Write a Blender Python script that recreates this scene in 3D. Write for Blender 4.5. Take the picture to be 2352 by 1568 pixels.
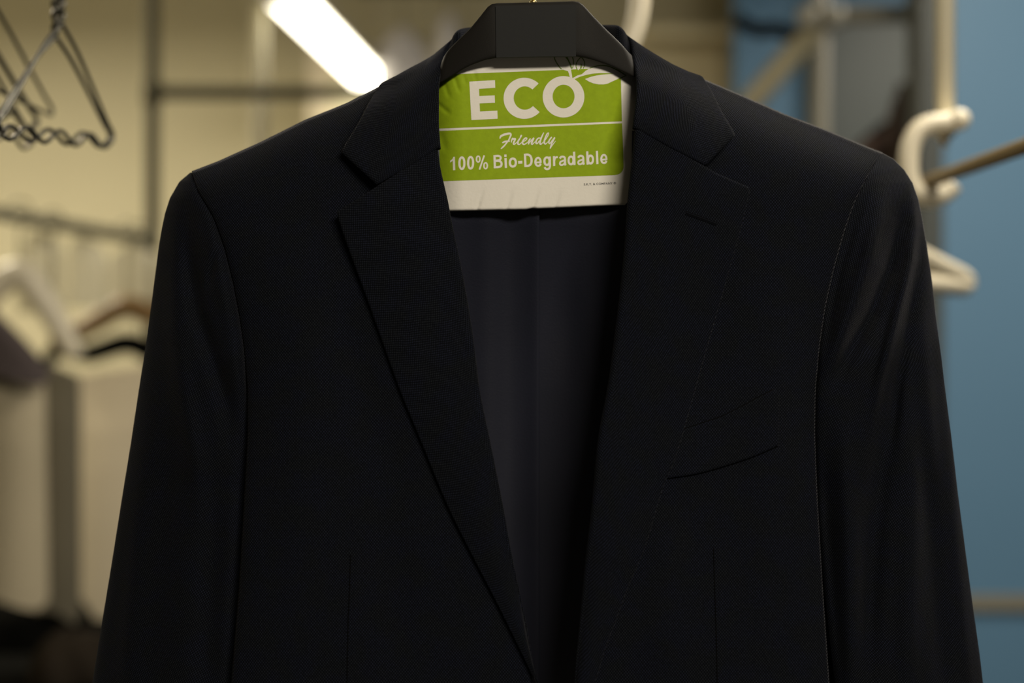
import bpy, bmesh, math, random
import numpy as np
from mathutils import Vector, Matrix

for o in list(bpy.data.objects):
    bpy.data.objects.remove(o, do_unlink=True)
scene = bpy.context.scene
col = scene.collection
random.seed(7)

# ------------------------------------------------------------------ camera
CZ = 1.5                      # lens height above the floor
F = 2352 * 50.0 / 36.0        # focal length in pixels of the 2352 px wide frame
D0 = 0.915                    # distance of the jacket's chest from the lens
cam_d = bpy.data.cameras.new('camera')
cam_d.lens = 50.0
cam_d.sensor_width = 36.0
cam_d.sensor_fit = 'HORIZONTAL'
cam_d.clip_start = 0.02
cam_d.clip_end = 50
cam_d.dof.use_dof = True
cam_d.dof.focus_distance = D0 + 0.017
cam_d.dof.aperture_fstop = 2.4
cam_o = bpy.data.objects.new('camera', cam_d)
cam_o.location = (0, 0, CZ)
cam_o.rotation_euler = (math.radians(90), 0, 0)
col.objects.link(cam_o)
scene.camera = cam_o

# ------------------------------------------------------------------ world, lights, exposure
world = bpy.data.worlds.new('World')
scene.world = world
world.use_nodes = True
world.node_tree.nodes['Background'].inputs[0].default_value = (1.0, 0.93, 0.82, 1)
world.node_tree.nodes['Background'].inputs[1].default_value = 0.045


def area(name, loc, target, sx, sy, power, colr):
    d = bpy.data.lights.new(name, 'AREA')
    d.shape = 'RECTANGLE'
    d.size = sx
    d.size_y = sy
    d.energy = power
    d.color = colr
    o = bpy.data.objects.new(name, d)
    o.location = loc
    v = Vector(target) - Vector(loc)
    o.rotation_euler = v.to_track_quat('-Z', 'Y').to_euler()
    col.objects.link(o)
    return o


WARM = (1.0, 0.90, 0.74)
# ceiling tubes of the shop: one over the counter side (behind the lens, to the right), two over the racks; the far right one is added fill
area('counter_tube_light', (0.72, -0.95, 2.55), (0.05, 0.9, 1.5), 1.0, 0.25, 44, WARM)
area('far_wall_fill', (1.35, 3.3, 2.66), (1.35, 3.3, 0), 0.3, 1.2, 20, WARM)  # unseen fill, added to brighten the far door, blue wall and boarding
area('rack_tube_light_right', (0.78, 1.50, 2.66), (0.72, 1.35, 0), 0.25, 1.2, 36, WARM)
area('rack_tube_light_left', (-1.75, 3.3, 2.66), (-1.75, 3.3, 0), 0.3, 1.5, 60, (1.0, 0.89, 0.68))

vs = scene.view_settings
vs.view_transform = 'Standard'
vs.look = 'None'
vs.exposure = 0.0
vs.gamma = 1.0
vs.use_curve_mapping = False

# ------------------------------------------------------------------ helpers


def at(px, py, Y):
    return Vector(((px - 1176) / F * Y, Y, CZ + (784 - py) / F * Y))


def J(u, v, d):
    return at(u, v, D0 + d / 1000.0)


def tag(o, label=None, cat=None, group=None, kind=None):
    if label:
        o['label'] = label
    if cat:
        o['category'] = cat
    if group:
        o['group'] = group
    if kind:
        o['kind'] = kind
    return o


def empty(name, loc=(0, 0, 0)):
    o = bpy.data.objects.new(name, None)
    o.location = loc
    o.empty_display_size = 0.05
    col.objects.link(o)
    return o


def obj(name, me, mat, parent=None, smooth=True):
    if mat is not None:
        me.materials.append(mat)
    if smooth:
        me.polygons.foreach_set('use_smooth', [True] * len(me.polygons))
    o = bpy.data.objects.new(name, me)
    col.objects.link(o)
    if parent is not None:
        o.parent = parent
        o.matrix_parent_inverse = Matrix.Translation(-parent.location)
    return o


def mesh(name, verts, faces):
    me = bpy.data.meshes.new(name)
    me.from_pydata([tuple(v) for v in verts], [], faces)
    me.update()
    return me


def crv(P, n, closed=False):
    """resample control points to n points (Catmull-Rom through chord length)"""
    P = np.array(P, float)
    seg = np.linalg.norm(np.diff(P, axis=0), axis=1)
    s = np.concatenate([[0], np.cumsum(np.maximum(seg, 1e-9))])
    m = np.zeros_like(P)
    for i in range(len(P)):
        a, b = max(i - 1, 0), min(i + 1, len(P) - 1)
        m[i] = (P[b] - P[a]) / (s[b] - s[a])
    t = np.linspace(0, s[-1], n)
    k = np.clip(np.searchsorted(s, t, side='right') - 1, 0, len(P) - 2)
    h = (s[k + 1] - s[k])
    x = (t - s[k]) / h
    x = x[:, None]
    h = h[:, None]
    h00 = 2 * x**3 - 3 * x**2 + 1
    h10 = x**3 - 2 * x**2 + x
    h01 = -2 * x**3 + 3 * x**2
    h11 = x**3 - x**2
    return h00 * P[k] + h10 * h * m[k] + h01 * P[k + 1] + h11 * h * m[k + 1]


def lin(P, n):
    P = np.array(P, float)
    s = np.concatenate([[0], np.cumsum(np.linalg.norm(np.diff(P, axis=0), axis=1))])
    t = np.linspace(0, s[-1], n)
    return np.stack([np.interp(t, s, P[:, c]) for c in range(P.shape[1])], 1)


def coons(left, right, top, bottom):
    """left/right: m x2 (top to bottom), top/bottom: n x2 (left to right) -> m x n x 2"""
    m, n = len(left), len(top)
    T = np.linspace(0, 1, n)[None, :, None]
    S = np.linspace(0, 1, m)[:, None, None]
    A = (1 - T) * left[:, None, :] + T * right[:, None, :]
    B = (1 - S) * top[None] + S * bottom[None]
    C = (1 - S) * (1 - T) * left[0] + (1 - S) * T * right[0] + S * (1 - T) * left[-1] + S * T * right[-1]
    return A + B - C


def grid_mesh(name, W, uv=None, face_cam=True, closed=False):
    """W m x n x3 world grid -> mesh with UV from arc length"""
    m, n = W.shape[:2]
    verts = W.reshape(-1, 3)
    idx = np.arange(m * n).reshape(m, n)
    f = []
    for i in range(m - 1):
        for j in range(n if closed else n - 1):
            j2 = (j + 1) % n
            f.append((int(idx[i, j]), int(idx[i + 1, j]), int(idx[i + 1, j2]), int(idx[i, j2])))
    me = mesh(name, verts, f)
    if face_cam:
        ny = sum(p.normal.y * p.area for p in me.polygons)
        if ny > 0:
            me.flip_normals()
    if uv is not None:
        lay = me.uv_layers.new(name='UVMap')
        fl = uv.reshape(-1, 2)
        vi = np.zeros(len(me.loops), dtype=np.int32)
        me.loops.foreach_get('vertex_index', vi)
        lay.data.foreach_set('uv', fl[vi].astype(np.float32).ravel())
    return me


def arc_uv(W, ang=0.0, u0=None, flatv=False):
    m, n = W.shape[:2]
    if u0 is not None:          # straight grain: cut flat, threads run plumb
        c, s = math.cos(ang), math.sin(ang)
        return np.stack([W[..., 0] * c + W[..., 2] * s, -W[..., 0] * s + W[..., 2] * c], 2)
    du = np.linalg.norm(np.diff(W, axis=1), axis=2)
    U = np.concatenate([np.zeros((m, 1)), np.cumsum(du, axis=1)], 1)
    dv = np.linalg.norm(np.diff(W, axis=0), axis=2)
    V = np.concatenate([np.zeros((1, n)), np.cumsum(dv, axis=0)], 0)
    if flatv:
        V = np.repeat(V.mean(axis=1, keepdims=True), n, 1)
    c, s = math.cos(ang), math.sin(ang)
    return np.stack([U * c - V * s, U * s + V * c], 2)


def solidify(o, t, offset=-1.0):
    md = o.modifiers.new('thickness', 'SOLIDIFY')
    md.thickness = t
    md.offset = offset
    md.use_even_offset = False


def tube_mesh(name, pts, r, n=10, caps=True, flat=1.0):
    """round bar along 3D points; r scalar or list; flat squashes along the second frame axis"""
    P = [Vector(p) for p in pts]
    k = len(P)
    R = [r] * k if np.isscalar(r) else list(r)
    tang = []
    for i in range(k):
        a, b = max(i - 1, 0), min(i + 1, k - 1)
        tang.append((P[b] - P[a]).normalized())
    ref = Vector((0, 1, 0)) if abs(tang[0].y) < 0.9 else Vector((0, 0, 1))
    nrm = (ref - tang[0] * ref.dot(tang[0])).normalized()
    V, Fc = [], []
    for i in range(k):
        nrm = (nrm - tang[i] * nrm.dot(tang[i])).normalized()
        bi = tang[i].cross(nrm)
        for j in range(n):
            a = 2 * math.pi * j / n
            V.append(P[i] + nrm * (math.cos(a) * R[i] * flat) + bi * (math.sin(a) * R[i]))
    for i in range(k - 1):
        for j in range(n):
            j2 = (j + 1) % n
            Fc.append((i * n + j, i * n + j2, (i + 1) * n + j2, (i + 1) * n + j))
    if caps:
        Fc.append(tuple(reversed(range(n))))
        Fc.append(tuple((k - 1) * n + j for j in range(n)))
    return mesh(name, V, Fc)


def box_bm(bm, x0, x1, y0, y1, z0, z1):
    vs_ = [bm.verts.new(c) for c in ((x0, y0, z0), (x1, y0, z0), (x1, y1, z0), (x0, y1, z0),
                                     (x0, y0, z1), (x1, y0, z1), (x1, y1, z1), (x0, y1, z1))]
    for f in ((0, 3, 2, 1), (4, 5, 6, 7), (0, 1, 5, 4), (1, 2, 6, 5), (2, 3, 7, 6), (3, 0, 4, 7)):
        bm.faces.new([vs_[i] for i in f])


def box_mesh(name, x0, x1, y0, y1, z0, z1, bev=0.0):
    bm = bmesh.new()
    box_bm(bm, x0, x1, y0, y1, z0, z1)
    if bev:
        bmesh.ops.bevel(bm, geom=bm.edges[:], offset=bev, segments=2, affect='EDGES', profile=0.7)
    me = bpy.data.meshes.new(name)
    bm.to_mesh(me)
    bm.free()
    return me


def gauss_fold(u, v, poly, width, amp, taper=True):
    """amp * gaussian of the distance to a polyline (all in px); fades toward the polyline's ends"""
    P = np.array(poly, float)
    u = np.asarray(u, float)
    v = np.asarray(v, float)
    seg = np.linalg.norm(np.diff(P, axis=0), axis=1)
    s0 = np.concatenate([[0], np.cumsum(seg)])
    best = np.full(np.shape(u), 1e9)
    sb = np.zeros(np.shape(u))
    for i in range(len(P) - 1):
        a, ab = P[i], P[i + 1] - P[i]
        t = np.clip(((u - a[0]) * ab[0] + (v - a[1]) * ab[1]) / ab.dot(ab), 0, 1)
        dd = np.hypot(u - (a[0] + t * ab[0]), v - (a[1] + t * ab[1]))
        k = dd < best
        best = np.where(k, dd, best)
        sb = np.where(k, (s0[i] + t * seg[i]) / s0[-1], sb)
    tp = np.clip(np.minimum(sb, 1 - sb) / 0.35, 0, 1) if taper else 1.0
    if taper:
        tp = tp * tp * (3 - 2 * tp)
    return amp * tp * np.exp(-(best / width) ** 2)


# ------------------------------------------------------------------ materials
def new_mat(name):
    m = bpy.data.materials.new(name)
    m.use_nodes = True
    nt = m.node_tree
    return m, nt, nt.nodes['Principled BSDF']


def N(nt, typ, **kw):
    n = nt.nodes.new(typ)
    for k, v in kw.items():
        setattr(n, k, v)
    return n


def simple(name, c, rough=0.6, metal=0.0, noise=0.12, nscale=8.0, bump=0.0, bscale=60.0, spec=0.5, emit=None, estr=0.0):
    m, nt, b = new_mat(name)
    tc = N(nt, 'ShaderNodeTexCoord')
    ns = N(nt, 'ShaderNodeTexNoise')
    ns.inputs['Scale'].default_value = nscale
    ns.inputs['Detail'].default_value = 3
    nt.links.new(tc.outputs['Object'], ns.inputs['Vector'])
    mx = N(nt, 'ShaderNodeMix', data_type='RGBA')
    c = tuple(c)
    mx.inputs[6].default_value = tuple(x * (1 - noise) for x in c) + (1,)
    mx.inputs[7].default_value = tuple(min(1, x * (1 + noise)) for x in c) + (1,)
    nt.links.new(ns.outputs['Fac'], mx.inputs[0])
    nt.links.new(mx.outputs[2], b.inputs['Base Color'])
    b.inputs['Roughness'].default_value = rough
    b.inputs['Metallic'].default_value = metal
    b.inputs['Specular IOR Level'].default_value = spec
    if bump:
        n2 = N(nt, 'ShaderNodeTexNoise')
        n2.inputs['Scale'].default_value = bscale
        n2.inputs['Detail'].default_value = 2
        nt.links.new(tc.outputs['Object'], n2.inputs['Vector'])
        bp = N(nt, 'ShaderNodeBump')
        bp.inputs['Strength'].default_value = bump
        bp.inputs['Distance'].default_value = 0.001
        nt.links.new(n2.outputs['Fac'], bp.inputs['Height'])
        nt.links.new(bp.outputs['Normal'], b.inputs['Normal'])
    if emit:
        b.inputs['Emission Color'].default_value = tuple(emit) + (1,)
        b.inputs['Emission Strength'].default_value = estr
    return m


def weave(name, dark, light):
    """birdseye worsted: pale thread dots on a centred lattice, 1.75 x 2.1 mm"""
    m, nt, b = new_mat(name)
    uv = N(nt, 'ShaderNodeUVMap')
    sep = N(nt, 'ShaderNodeSeparateXYZ')
    wob = N(nt, 'ShaderNodeTexNoise')
    wob.inputs['Scale'].default_value = 90.0
    wob.inputs['Detail'].default_value = 2
    nt.links.new(uv.outputs['UV'], wob.inputs['Vector'])
    wm = N(nt, 'ShaderNodeVectorMath', operation='MULTIPLY_ADD')
    wm.inputs[1].default_value = (0.0012, 0.0012, 0)
    nt.links.new(wob.outputs['Color'], wm.inputs[0])
    nt.links.new(uv.outputs['UV'], wm.inputs[2])
    nt.links.new(wm.outputs[0], sep.inputs[0])

    def cosn(sock, period):
        a = N(nt, 'ShaderNodeMath', operation='MULTIPLY')
        a.inputs[1].default_value = 2 * math.pi / period
        nt.links.new(sock, a.inputs[0])
        c = N(nt, 'ShaderNodeMath', operation='COSINE')
        nt.links.new(a.outputs[0], c.inputs[0])
        return c.outputs[0]
    cx = cosn(sep.outputs['X'], 0.00178)
    cy = cosn(sep.outputs['Y'], 0.00212)
    pr = N(nt, 'ShaderNodeMath', operation='MULTIPLY')
    nt.links.new(cx, pr.inputs[0])
    nt.links.new(cy, pr.inputs[1])
    mr = N(nt, 'ShaderNodeMapRange')
    mr.inputs['From Min'].default_value = -0.15
    mr.inputs['From Max'].default_value = 0.85
    nt.links.new(pr.outputs[0], mr.inputs['Value'])
    # thread-to-thread variation
    nz = N(nt, 'ShaderNodeTexNoise')
    nz.inputs['Scale'].default_value = 520.0
    nz.inputs['Detail'].default_value = 1
    nt.links.new(uv.outputs['UV'], nz.inputs['Vector'])
    nr = N(nt, 'ShaderNodeMapRange')
    nr.inputs['From Min'].default_value = 0.3
    nr.inputs['From Max'].default_value = 0.7
    nr.inputs['To Min'].default_value = 0.55
    nr.inputs['To Max'].default_value = 1.25
    nt.links.new(nz.outputs['Fac'], nr.inputs['Value'])
    mu = N(nt, 'ShaderNodeMath', operation='MULTIPLY')
    nt.links.new(mr.outputs[0], mu.inputs[0])
    nt.links.new(nr.outputs[0], mu.inputs[1])
    # slow drift between black and navy
    n3 = N(nt, 'ShaderNodeTexNoise')
    n3.inputs['Scale'].default_value = 55.0
    nt.links.new(uv.outputs['UV'], n3.inputs['Vector'])
    n3r = N(nt, 'ShaderNodeMapRange')
    n3r.inputs['From Min'].default_value = 0.4
    n3r.inputs['From Max'].default_value = 0.6
    nt.links.new(n3.outputs['Fac'], n3r.inputs['Value'])
    lt = N(nt, 'ShaderNodeMix', data_type='RGBA')
    lt.inputs[6].default_value = (light[0], light[1], light[2] * 0.92, 1)
    lt.inputs[7].default_value = (light[0] * 0.95, light[1] * 0.97, light[2] * 1.25, 1)
    nt.links.new(n3r.outputs[0], lt.inputs[0])
    mx = N(nt, 'ShaderNodeMix', data_type='RGBA')
    mx.inputs[6].default_value = tuple(dark) + (1,)
    nt.links.new(mu.outputs[0], mx.inputs[0])
    nt.links.new(lt.outputs[2], mx.inputs[7])
    nt.links.new(mx.outputs[2], b.inputs['Base Color'])
    b.inputs['Roughness'].default_value = 0.9
    b.inputs['Specular IOR Level'].default_value = 0.03
    b.inputs['Sheen Weight'].default_value = 0.04
    b.inputs['Sheen Roughness'].default_value = 0.35
    b.inputs['Sheen Tint'].default_value = (0.9, 0.9, 1.0, 1)
    bp = N(nt, 'ShaderNodeBump')
    bp.inputs['Strength'].default_value = 0.5
    bp.inputs['Distance'].default_value = 0.0003
    nt.links.new(pr.outputs[0], bp.inputs['Height'])
    nt.links.new(bp.outputs['Normal'], b.inputs['Normal'])
    return m


M = {}
M['suit'] = weave('navy_birdseye_wool', (0.0025, 0.0029, 0.0041), (0.0120, 0.0140, 0.0195))
M['nap'] = simple('rim_light_wool_fibre', (0.15, 0.15, 0.155), 0.8, spec=0.3)  # paler than the cloth: back rim light put into the fibre colour
M['thread'] = simple('black_thread', (0.0018, 0.0018, 0.002), 0.9, spec=0.05)
M['lining'] = simple('navy_satin_lining', (0.0108, 0.0122, 0.0220), 0.5, noise=0.25, nscale=14, bump=0.15, bscale=900, spec=0.35)
M['plastic'] = simple('black_grained_plastic', (0.0085, 0.0078, 0.0068), 0.6, noise=0.1, bump=0.10, bscale=2200, spec=0.12)
M['plate'] = simple('black_smooth_plastic', (0.0080, 0.0086, 0.0086), 0.6, noise=0.1, bump=0.03, bscale=300, spec=0.14)
M['brass'] = simple('brass_wire', (0.62, 0.47, 0.20), 0.25, metal=1.0)
M['paper'] = simple('white_paper', (0.675, 0.650, 0.590), 0.8, noise=0.03, nscale=120, bump=0.12, bscale=420, spec=0.3)
M['green'] = simple('green_print', (0.235, 0.335, 0.009), 0.7, noise=0.12, nscale=260, bump=0.1, bscale=420, spec=0.12)
M['darkgreen'] = simple('green_line_print', (0.13, 0.215, 0.010), 0.6, noise=0.05)
M['ink'] = simple('black_print', (0.03, 0.03, 0.025), 0.6)
M['chrome'] = simple('zinc_wire', (0.095, 0.092, 0.078), 0.36, metal=1.0, noise=0.1)
M['steel'] = simple('painted_steel_pipe', (0.075, 0.07, 0.045), 0.85, noise=0.1, spec=0.1)
M['wall'] = simple('beige_wall_paint', (0.625, 0.575, 0.40), 0.85, noise=0.04, nscale=2)
M['brownwall'] = simple('tan_wall_panel', (0.62, 0.53, 0.33), 0.85, noise=0.08, nscale=3)
M['blue'] = simple('blue_wall_paint', (0.075, 0.170, 0.280), 0.6, noise=0.06, nscale=2)
M['greydoor'] = simple('grey_door_paint', (0.075, 0.086, 0.084), 0.6, noise=0.06, nscale=3)
M['edgeshadow'] = simple('edge_shadow_grey', (0.035, 0.042, 0.04), 0.6)  # shadow tone for the strip at the partition's edge
M['white'] = simple('ivory_plastic', (0.56, 0.51, 0.39), 0.45, noise=0.04)
M['whitepipe'] = simple('ivory_enamel_pipe', (0.84, 0.78, 0.60), 0.5, noise=0.04)
M['greypipe'] = simple('grey_enamel_pipe', (0.17, 0.162, 0.128), 0.5, noise=0.06)
M['brownpipe'] = simple('brown_rail', (0.16, 0.12, 0.06), 0.4, noise=0.1)
M['floor'] = simple('dark_floor', (0.06, 0.055, 0.045), 0.5, noise=0.2, nscale=3)
M['ceiling'] = simple('ceiling_paint', (0.5, 0.45, 0.34), 0.9, noise=0.04)
M['cream'] = simple('cream_cotton', (0.62, 0.545, 0.40), 0.9, noise=0.05, nscale=6)
M['beige'] = simple('beige_cotton', (0.40, 0.35, 0.245), 0.9, noise=0.06, nscale=6)
M['plum'] = simple('plum_wool', (0.055, 0.042, 0.042), 0.9, noise=0.15)
M['wood'] = simple('brown_wood', (0.15, 0.085, 0.025), 0.5, noise=0.25, nscale=20)
M['darkwood'] = simple('dark_brown_wood', (0.035, 0.013, 0.004), 0.6, noise=0.25, nscale=20)
M['black'] = simple('black_cloth', (0.0035, 0.0035, 0.003), 0.95, spec=0.02)
M['darkcloth'] = simple('dark_brown_cloth', (0.024, 0.019, 0.014), 0.9, noise=0.3, nscale=9, spec=0.05)
M['olive'] = simple('olive_gap_cloth', (0.11, 0.098, 0.068), 0.9, noise=0.1)
M['olivepipe'] = simple('olive_enamel_pipe', (0.19, 0.18, 0.125), 0.7, noise=0.08, spec=0.2)
M['tanpipe'] = simple('tan_enamel_pipe', (0.17, 0.15, 0.09), 0.6, noise=0.08)
M['shirt'] = simple('grey_white_cotton', (0.42, 0.40, 0.39), 0.9, noise=0.05)
M['housing'] = simple('lamp_housing', (0.6, 0.56, 0.45), 0.5)
M['tube'] = simple('lit_tube', (1, 1, 1), 0.4, emit=(1.0, 0.93, 0.74), estr=9.0)


def film_mat():
    m, nt, b = new_mat('clear_plastic_film')
    out = nt.nodes['Material Output']
    b.inputs['Base Color'].default_value = (0.62, 0.58, 0.43, 1)
    b.inputs['Roughness'].default_value = 0.35
    tr = N(nt, 'ShaderNodeBsdfTransparent')
    mxs = N(nt, 'ShaderNodeMixShader')
    tc = N(nt, 'ShaderNodeTexCoord')
    ns = N(nt, 'ShaderNodeTexNoise')
    ns.inputs['Scale'].default_value = 6
    nt.links.new(tc.outputs['Object'], ns.inputs['Vector'])
    mr = N(nt, 'ShaderNodeMapRange')
    mr.inputs['To Min'].default_value = 0.35
    mr.inputs['To Max'].default_value = 0.75
    nt.links.new(ns.outputs['Fac'], mr.inputs['Value'])
    nt.links.new(mr.outputs[0], mxs.inputs[0])
    nt.links.new(tr.outputs[0], mxs.inputs[1])
    nt.links.new(b.outputs[0], mxs.inputs[2])
    nt.links.new(mxs.outputs[0], out.inputs['Surface'])
    return m


M['film'] = film_mat()

# ------------------------------------------------------------------ the room
YB = 5.2
tag(obj('floor', box_mesh('floor', -3.2, 3.2, -2.2, YB + 0.1, -0.1, 0.0), M['floor'], smooth=False), 'dark shop floor below the racks', 'floor', kind='structure')
tag(obj('ceiling', box_mesh('ceiling', -3.2, 3.2, -2.2, YB + 0.1, 2.85, 2.95), M['ceiling'], smooth=False), 'pale ceiling above the shop', 'ceiling', kind='structure')
tag(obj('wall_back', box_mesh('wall_back', -3.2, 3.2, YB, YB + 0.1, 0, 2.85), M['wall'], smooth=False), 'beige back wall behind the racks', 'wall', kind='structure')
tag(obj('wall_left', box_mesh('wall_left', -3.2, -3.1, -2.2, YB, 0, 2.85), M['wall'], smooth=False), 'beige side wall left of the racks', 'wall', kind='structure')
# blue partition on the right, nearer than the back wall, with its edge shadow as a dark grey strip, and a pale dado strip
YP = 2.7
xp = at(2166, 0, YP).x
tag(obj('wall_right', box_mesh('wall_right', xp, 3.1, YP, YP + 0.08, 0, 2.85), M['blue'], smooth=False), 'blue partition wall at the right', 'wall', kind='structure')
zs0, zs1 = at(0, 1400, YP).z, at(0, 1364, YP).z
tag(obj('trim_1', box_mesh('trim_1', xp + 0.004, 3.1, YP - 0.012, YP - 0.0005, zs0, zs1, 0.002), M['greypipe'], smooth=False), 'pale strip across the lower blue partition', 'trim', kind='structure')
tag(obj('trim_2', box_mesh('trim_2', at(2112, 0, YP).x, xp - 0.001, YP - 0.01, YP + 0.09, 0, 2.85, 0.004), M['edgeshadow'], smooth=False), 'dark grey strip standing in for the edge shadow of the blue partition', 'post', kind='structure')
# far blue wall with grey door
YF = 4.3
tag(obj('wall_far_right', box_mesh('wall_far_right', at(1690, 0, YF).x, 3.1, YF, YF + 0.08, 0, 2.85), M['blue'], smooth=False), 'blue wall further back at the right', 'wall', kind='structure')
d1 = empty('door_1', at(2010, 784, YF - 0.03))
tag(d1, 'grey door in the far blue wall', 'door', kind='structure')
xa, xb = at(1893, 0, YF).x, at(2240, 0, YF).x
obj('door_leaf', box_mesh('door_leaf', xa, xb, YF - 0.045, YF - 0.002, 0.0, at(0, 40, YF).z, 0.004), M['greydoor'], d1, False)
obj('door_frame', box_mesh('door_frame', xa - 0.05, xa - 0.002, YF - 0.06, YF - 0.002, 0.0, at(0, 40, YF).z + 0.05, 0.004), M['greypipe'], d1, False)
# tan boarding at the back centre
tag(obj('wall_panel_tan', box_mesh('wall_panel_tan', at(1440, 0, 4.6).x, at(1860, 0, 4.6).x, 4.6, 4.66, 0, at(0, 62, 4.6).z, 0.004), M['brownwall'], smooth=False), 'tan boarding on the back wall behind the collar', 'wall', kind='structure')

# ------------------------------------------------------------------ suit jacket
def tab(xs, ys):
    xs, ys = np.array(xs, float), np.array(ys, float)
    return lambda q: np.interp(q, xs, ys)


sh_L = tab([300, 440, 500, 600, 700, 800, 872, 960, 1060, 1120], [455, 393, 370, 325, 275, 235, 197, 150, 105, 85])
sh_R = tab([1360, 1420, 1540, 1615, 1700, 1800, 1900, 1980, 2022, 2160], [80, 100, 148, 182, 218, 262, 300, 333, 350, 405])
side_L = tab([393, 440, 500, 570, 650, 730, 800, 900, 1000, 1150, 1350, 1568, 1760], [440, 455, 490, 515, 535, 550, 560, 568, 568, 560, 548, 530, 515])
side_R = tab([350, 400, 460, 530, 620, 710, 800, 900, 1000, 1150, 1350, 1568, 1760], [2022, 1995, 1965, 1940, 1915, 1895, 1882, 1873, 1872, 1878, 1890, 1905, 1920])


def Dbody(u, v, sh, side, sgn):
    ds = np.maximum(v - sh(u), 0.0)
    d = 6.0 + 50.0 * np.exp(-ds / 75.0) - 20.0 * np.clip((v - 500) / 1000.0, 0, 1.2)
    q = (u - side(v)) * sgn
    d = d + 10.0 * np.exp(-np.maximum(q, -20) / 60.0) * (1 - np.exp(-ds / 90.0))
    d = d + 1.8 * np.exp(-(q / 7.0) ** 2) * (1 - np.exp(-ds / 25.0))      # groove of the armhole seam
    return d


FOLD_L = [([(690, 420), (700, 800), (690, 1200), (680, 1568)], 70, -2.5), ([(880, 1050), (900, 1300), (930, 1600)], 60, 2.0),
          ([(760, 600), (840, 900), (960, 1250)], 55, 2.5)]
FOLD_R = [([(1780, 480), (1790, 800), (1770, 1100), (1760, 1600)], 60, -2.5), ([(1700, 560), (1640, 800), (1560, 1080)], 45, 2.5),
          ([(1560, 1150), (1530, 1400), (1520, 1600)], 55, -3.0), ([(1840, 900), (1850, 1200), (1840, 1568)], 40, -2.0)]


def DL(u, v):
    d = Dbody(u, v, sh_L, side_L, 1)
    for p, w, a in FOLD_L:
        d = d + gauss_fold(u, v, p, w, a)
    return d


def DR(u, v):
    d = Dbody(u, v, sh_R, side_R, -1)
    for p, w, a in FOLD_R:
        d = d + gauss_fold(u, v, p, w, a)
    return d


def world_grid(UV, d):
    Y = D0 + d / 1000.0
    X = (UV[..., 0] - 1176) / F * Y
    Z = CZ + (784 - UV[..., 1]) / F * Y
    return np.stack([X, Y, Z], -1)


jacket = empty('suit_jacket', J(1237, 784, 60))
tag(jacket, 'dark navy suit jacket hanging open on a black hanger', 'jacket')


def cloth(name, UV, d, mat, ang=0.0, thick=0.0016, u0=True, parent=jacket, subd=False):
    W = world_grid(UV, d)
    me = grid_mesh(name, W, arc_uv(W, ang, True if u0 else None))
    o = obj(name, me, mat, parent)
    if thick:
        solidify(o, thick)
    return o


roll_L = [(1006, 341), (1012, 385), (1030, 465), (1036, 499), (1063, 628), (1086, 765), (1103, 898), (1125, 1007), (1154, 1152), (1179, 1290), (1208, 1427), (1231, 1565), (1262, 1740)]
edge_L = [(773, 487), (788, 535), (815, 610), (848, 700), (880, 790), (920, 900), (963, 1004), (1027, 1159), (1081, 1268), (1132, 1366), (1179, 1460), (1226, 1558), (1262, 1640)]
roll_R = [(1458, 294), (1453, 345), (1440, 470), (1434, 560), (1424, 660), (1412, 760), (1396, 880), (1373, 1007), (1358, 1163), (1344, 1283), (1331, 1427), (1322, 1520), (1318, 1600), (1310, 1740)]
edge_R = [(1722, 437), (1705, 512), (1682, 596), (1665, 657), (1623, 802), (1585, 938), (1552, 1050), (1523, 1120), (1480, 1261), (1443, 1348), (1414, 1427), (1389, 1493), (1371, 1554), (1330, 1660)]


def front_panel(side, sh, roll, D, sgn, armtop, necktop, ang):
    m, n = 200, 120
    vv = np.linspace(armtop[1], 1740, 60)
    L = np.stack([side(vv), vv], 1)
    R = [necktop] + [(p[0] - 10 * sgn, p[1]) for p in roll]
    tu = np.linspace(armtop[0], necktop[0], 50)
    T = np.stack([sh(tu), ], 1)[:, 0]
    T = np.stack([tu, T], 1)
    B = [(L[-1][0], 1740), (R[-1][0], 1740)]
    UV = coons(lin(L, m), lin(R, m), lin(T, n), lin(B, n))
    return cloth('front_panel', UV, D(UV[..., 0], UV[..., 1]), M['suit'], ang)


front_panel(side_L, sh_L, roll_L, DL, 1, (440, 393), (985, 139), 0.03)
front_panel(side_R, sh_R, roll_R, DR, -1, (2022, 350), (1480, 124), -0.03)


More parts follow.
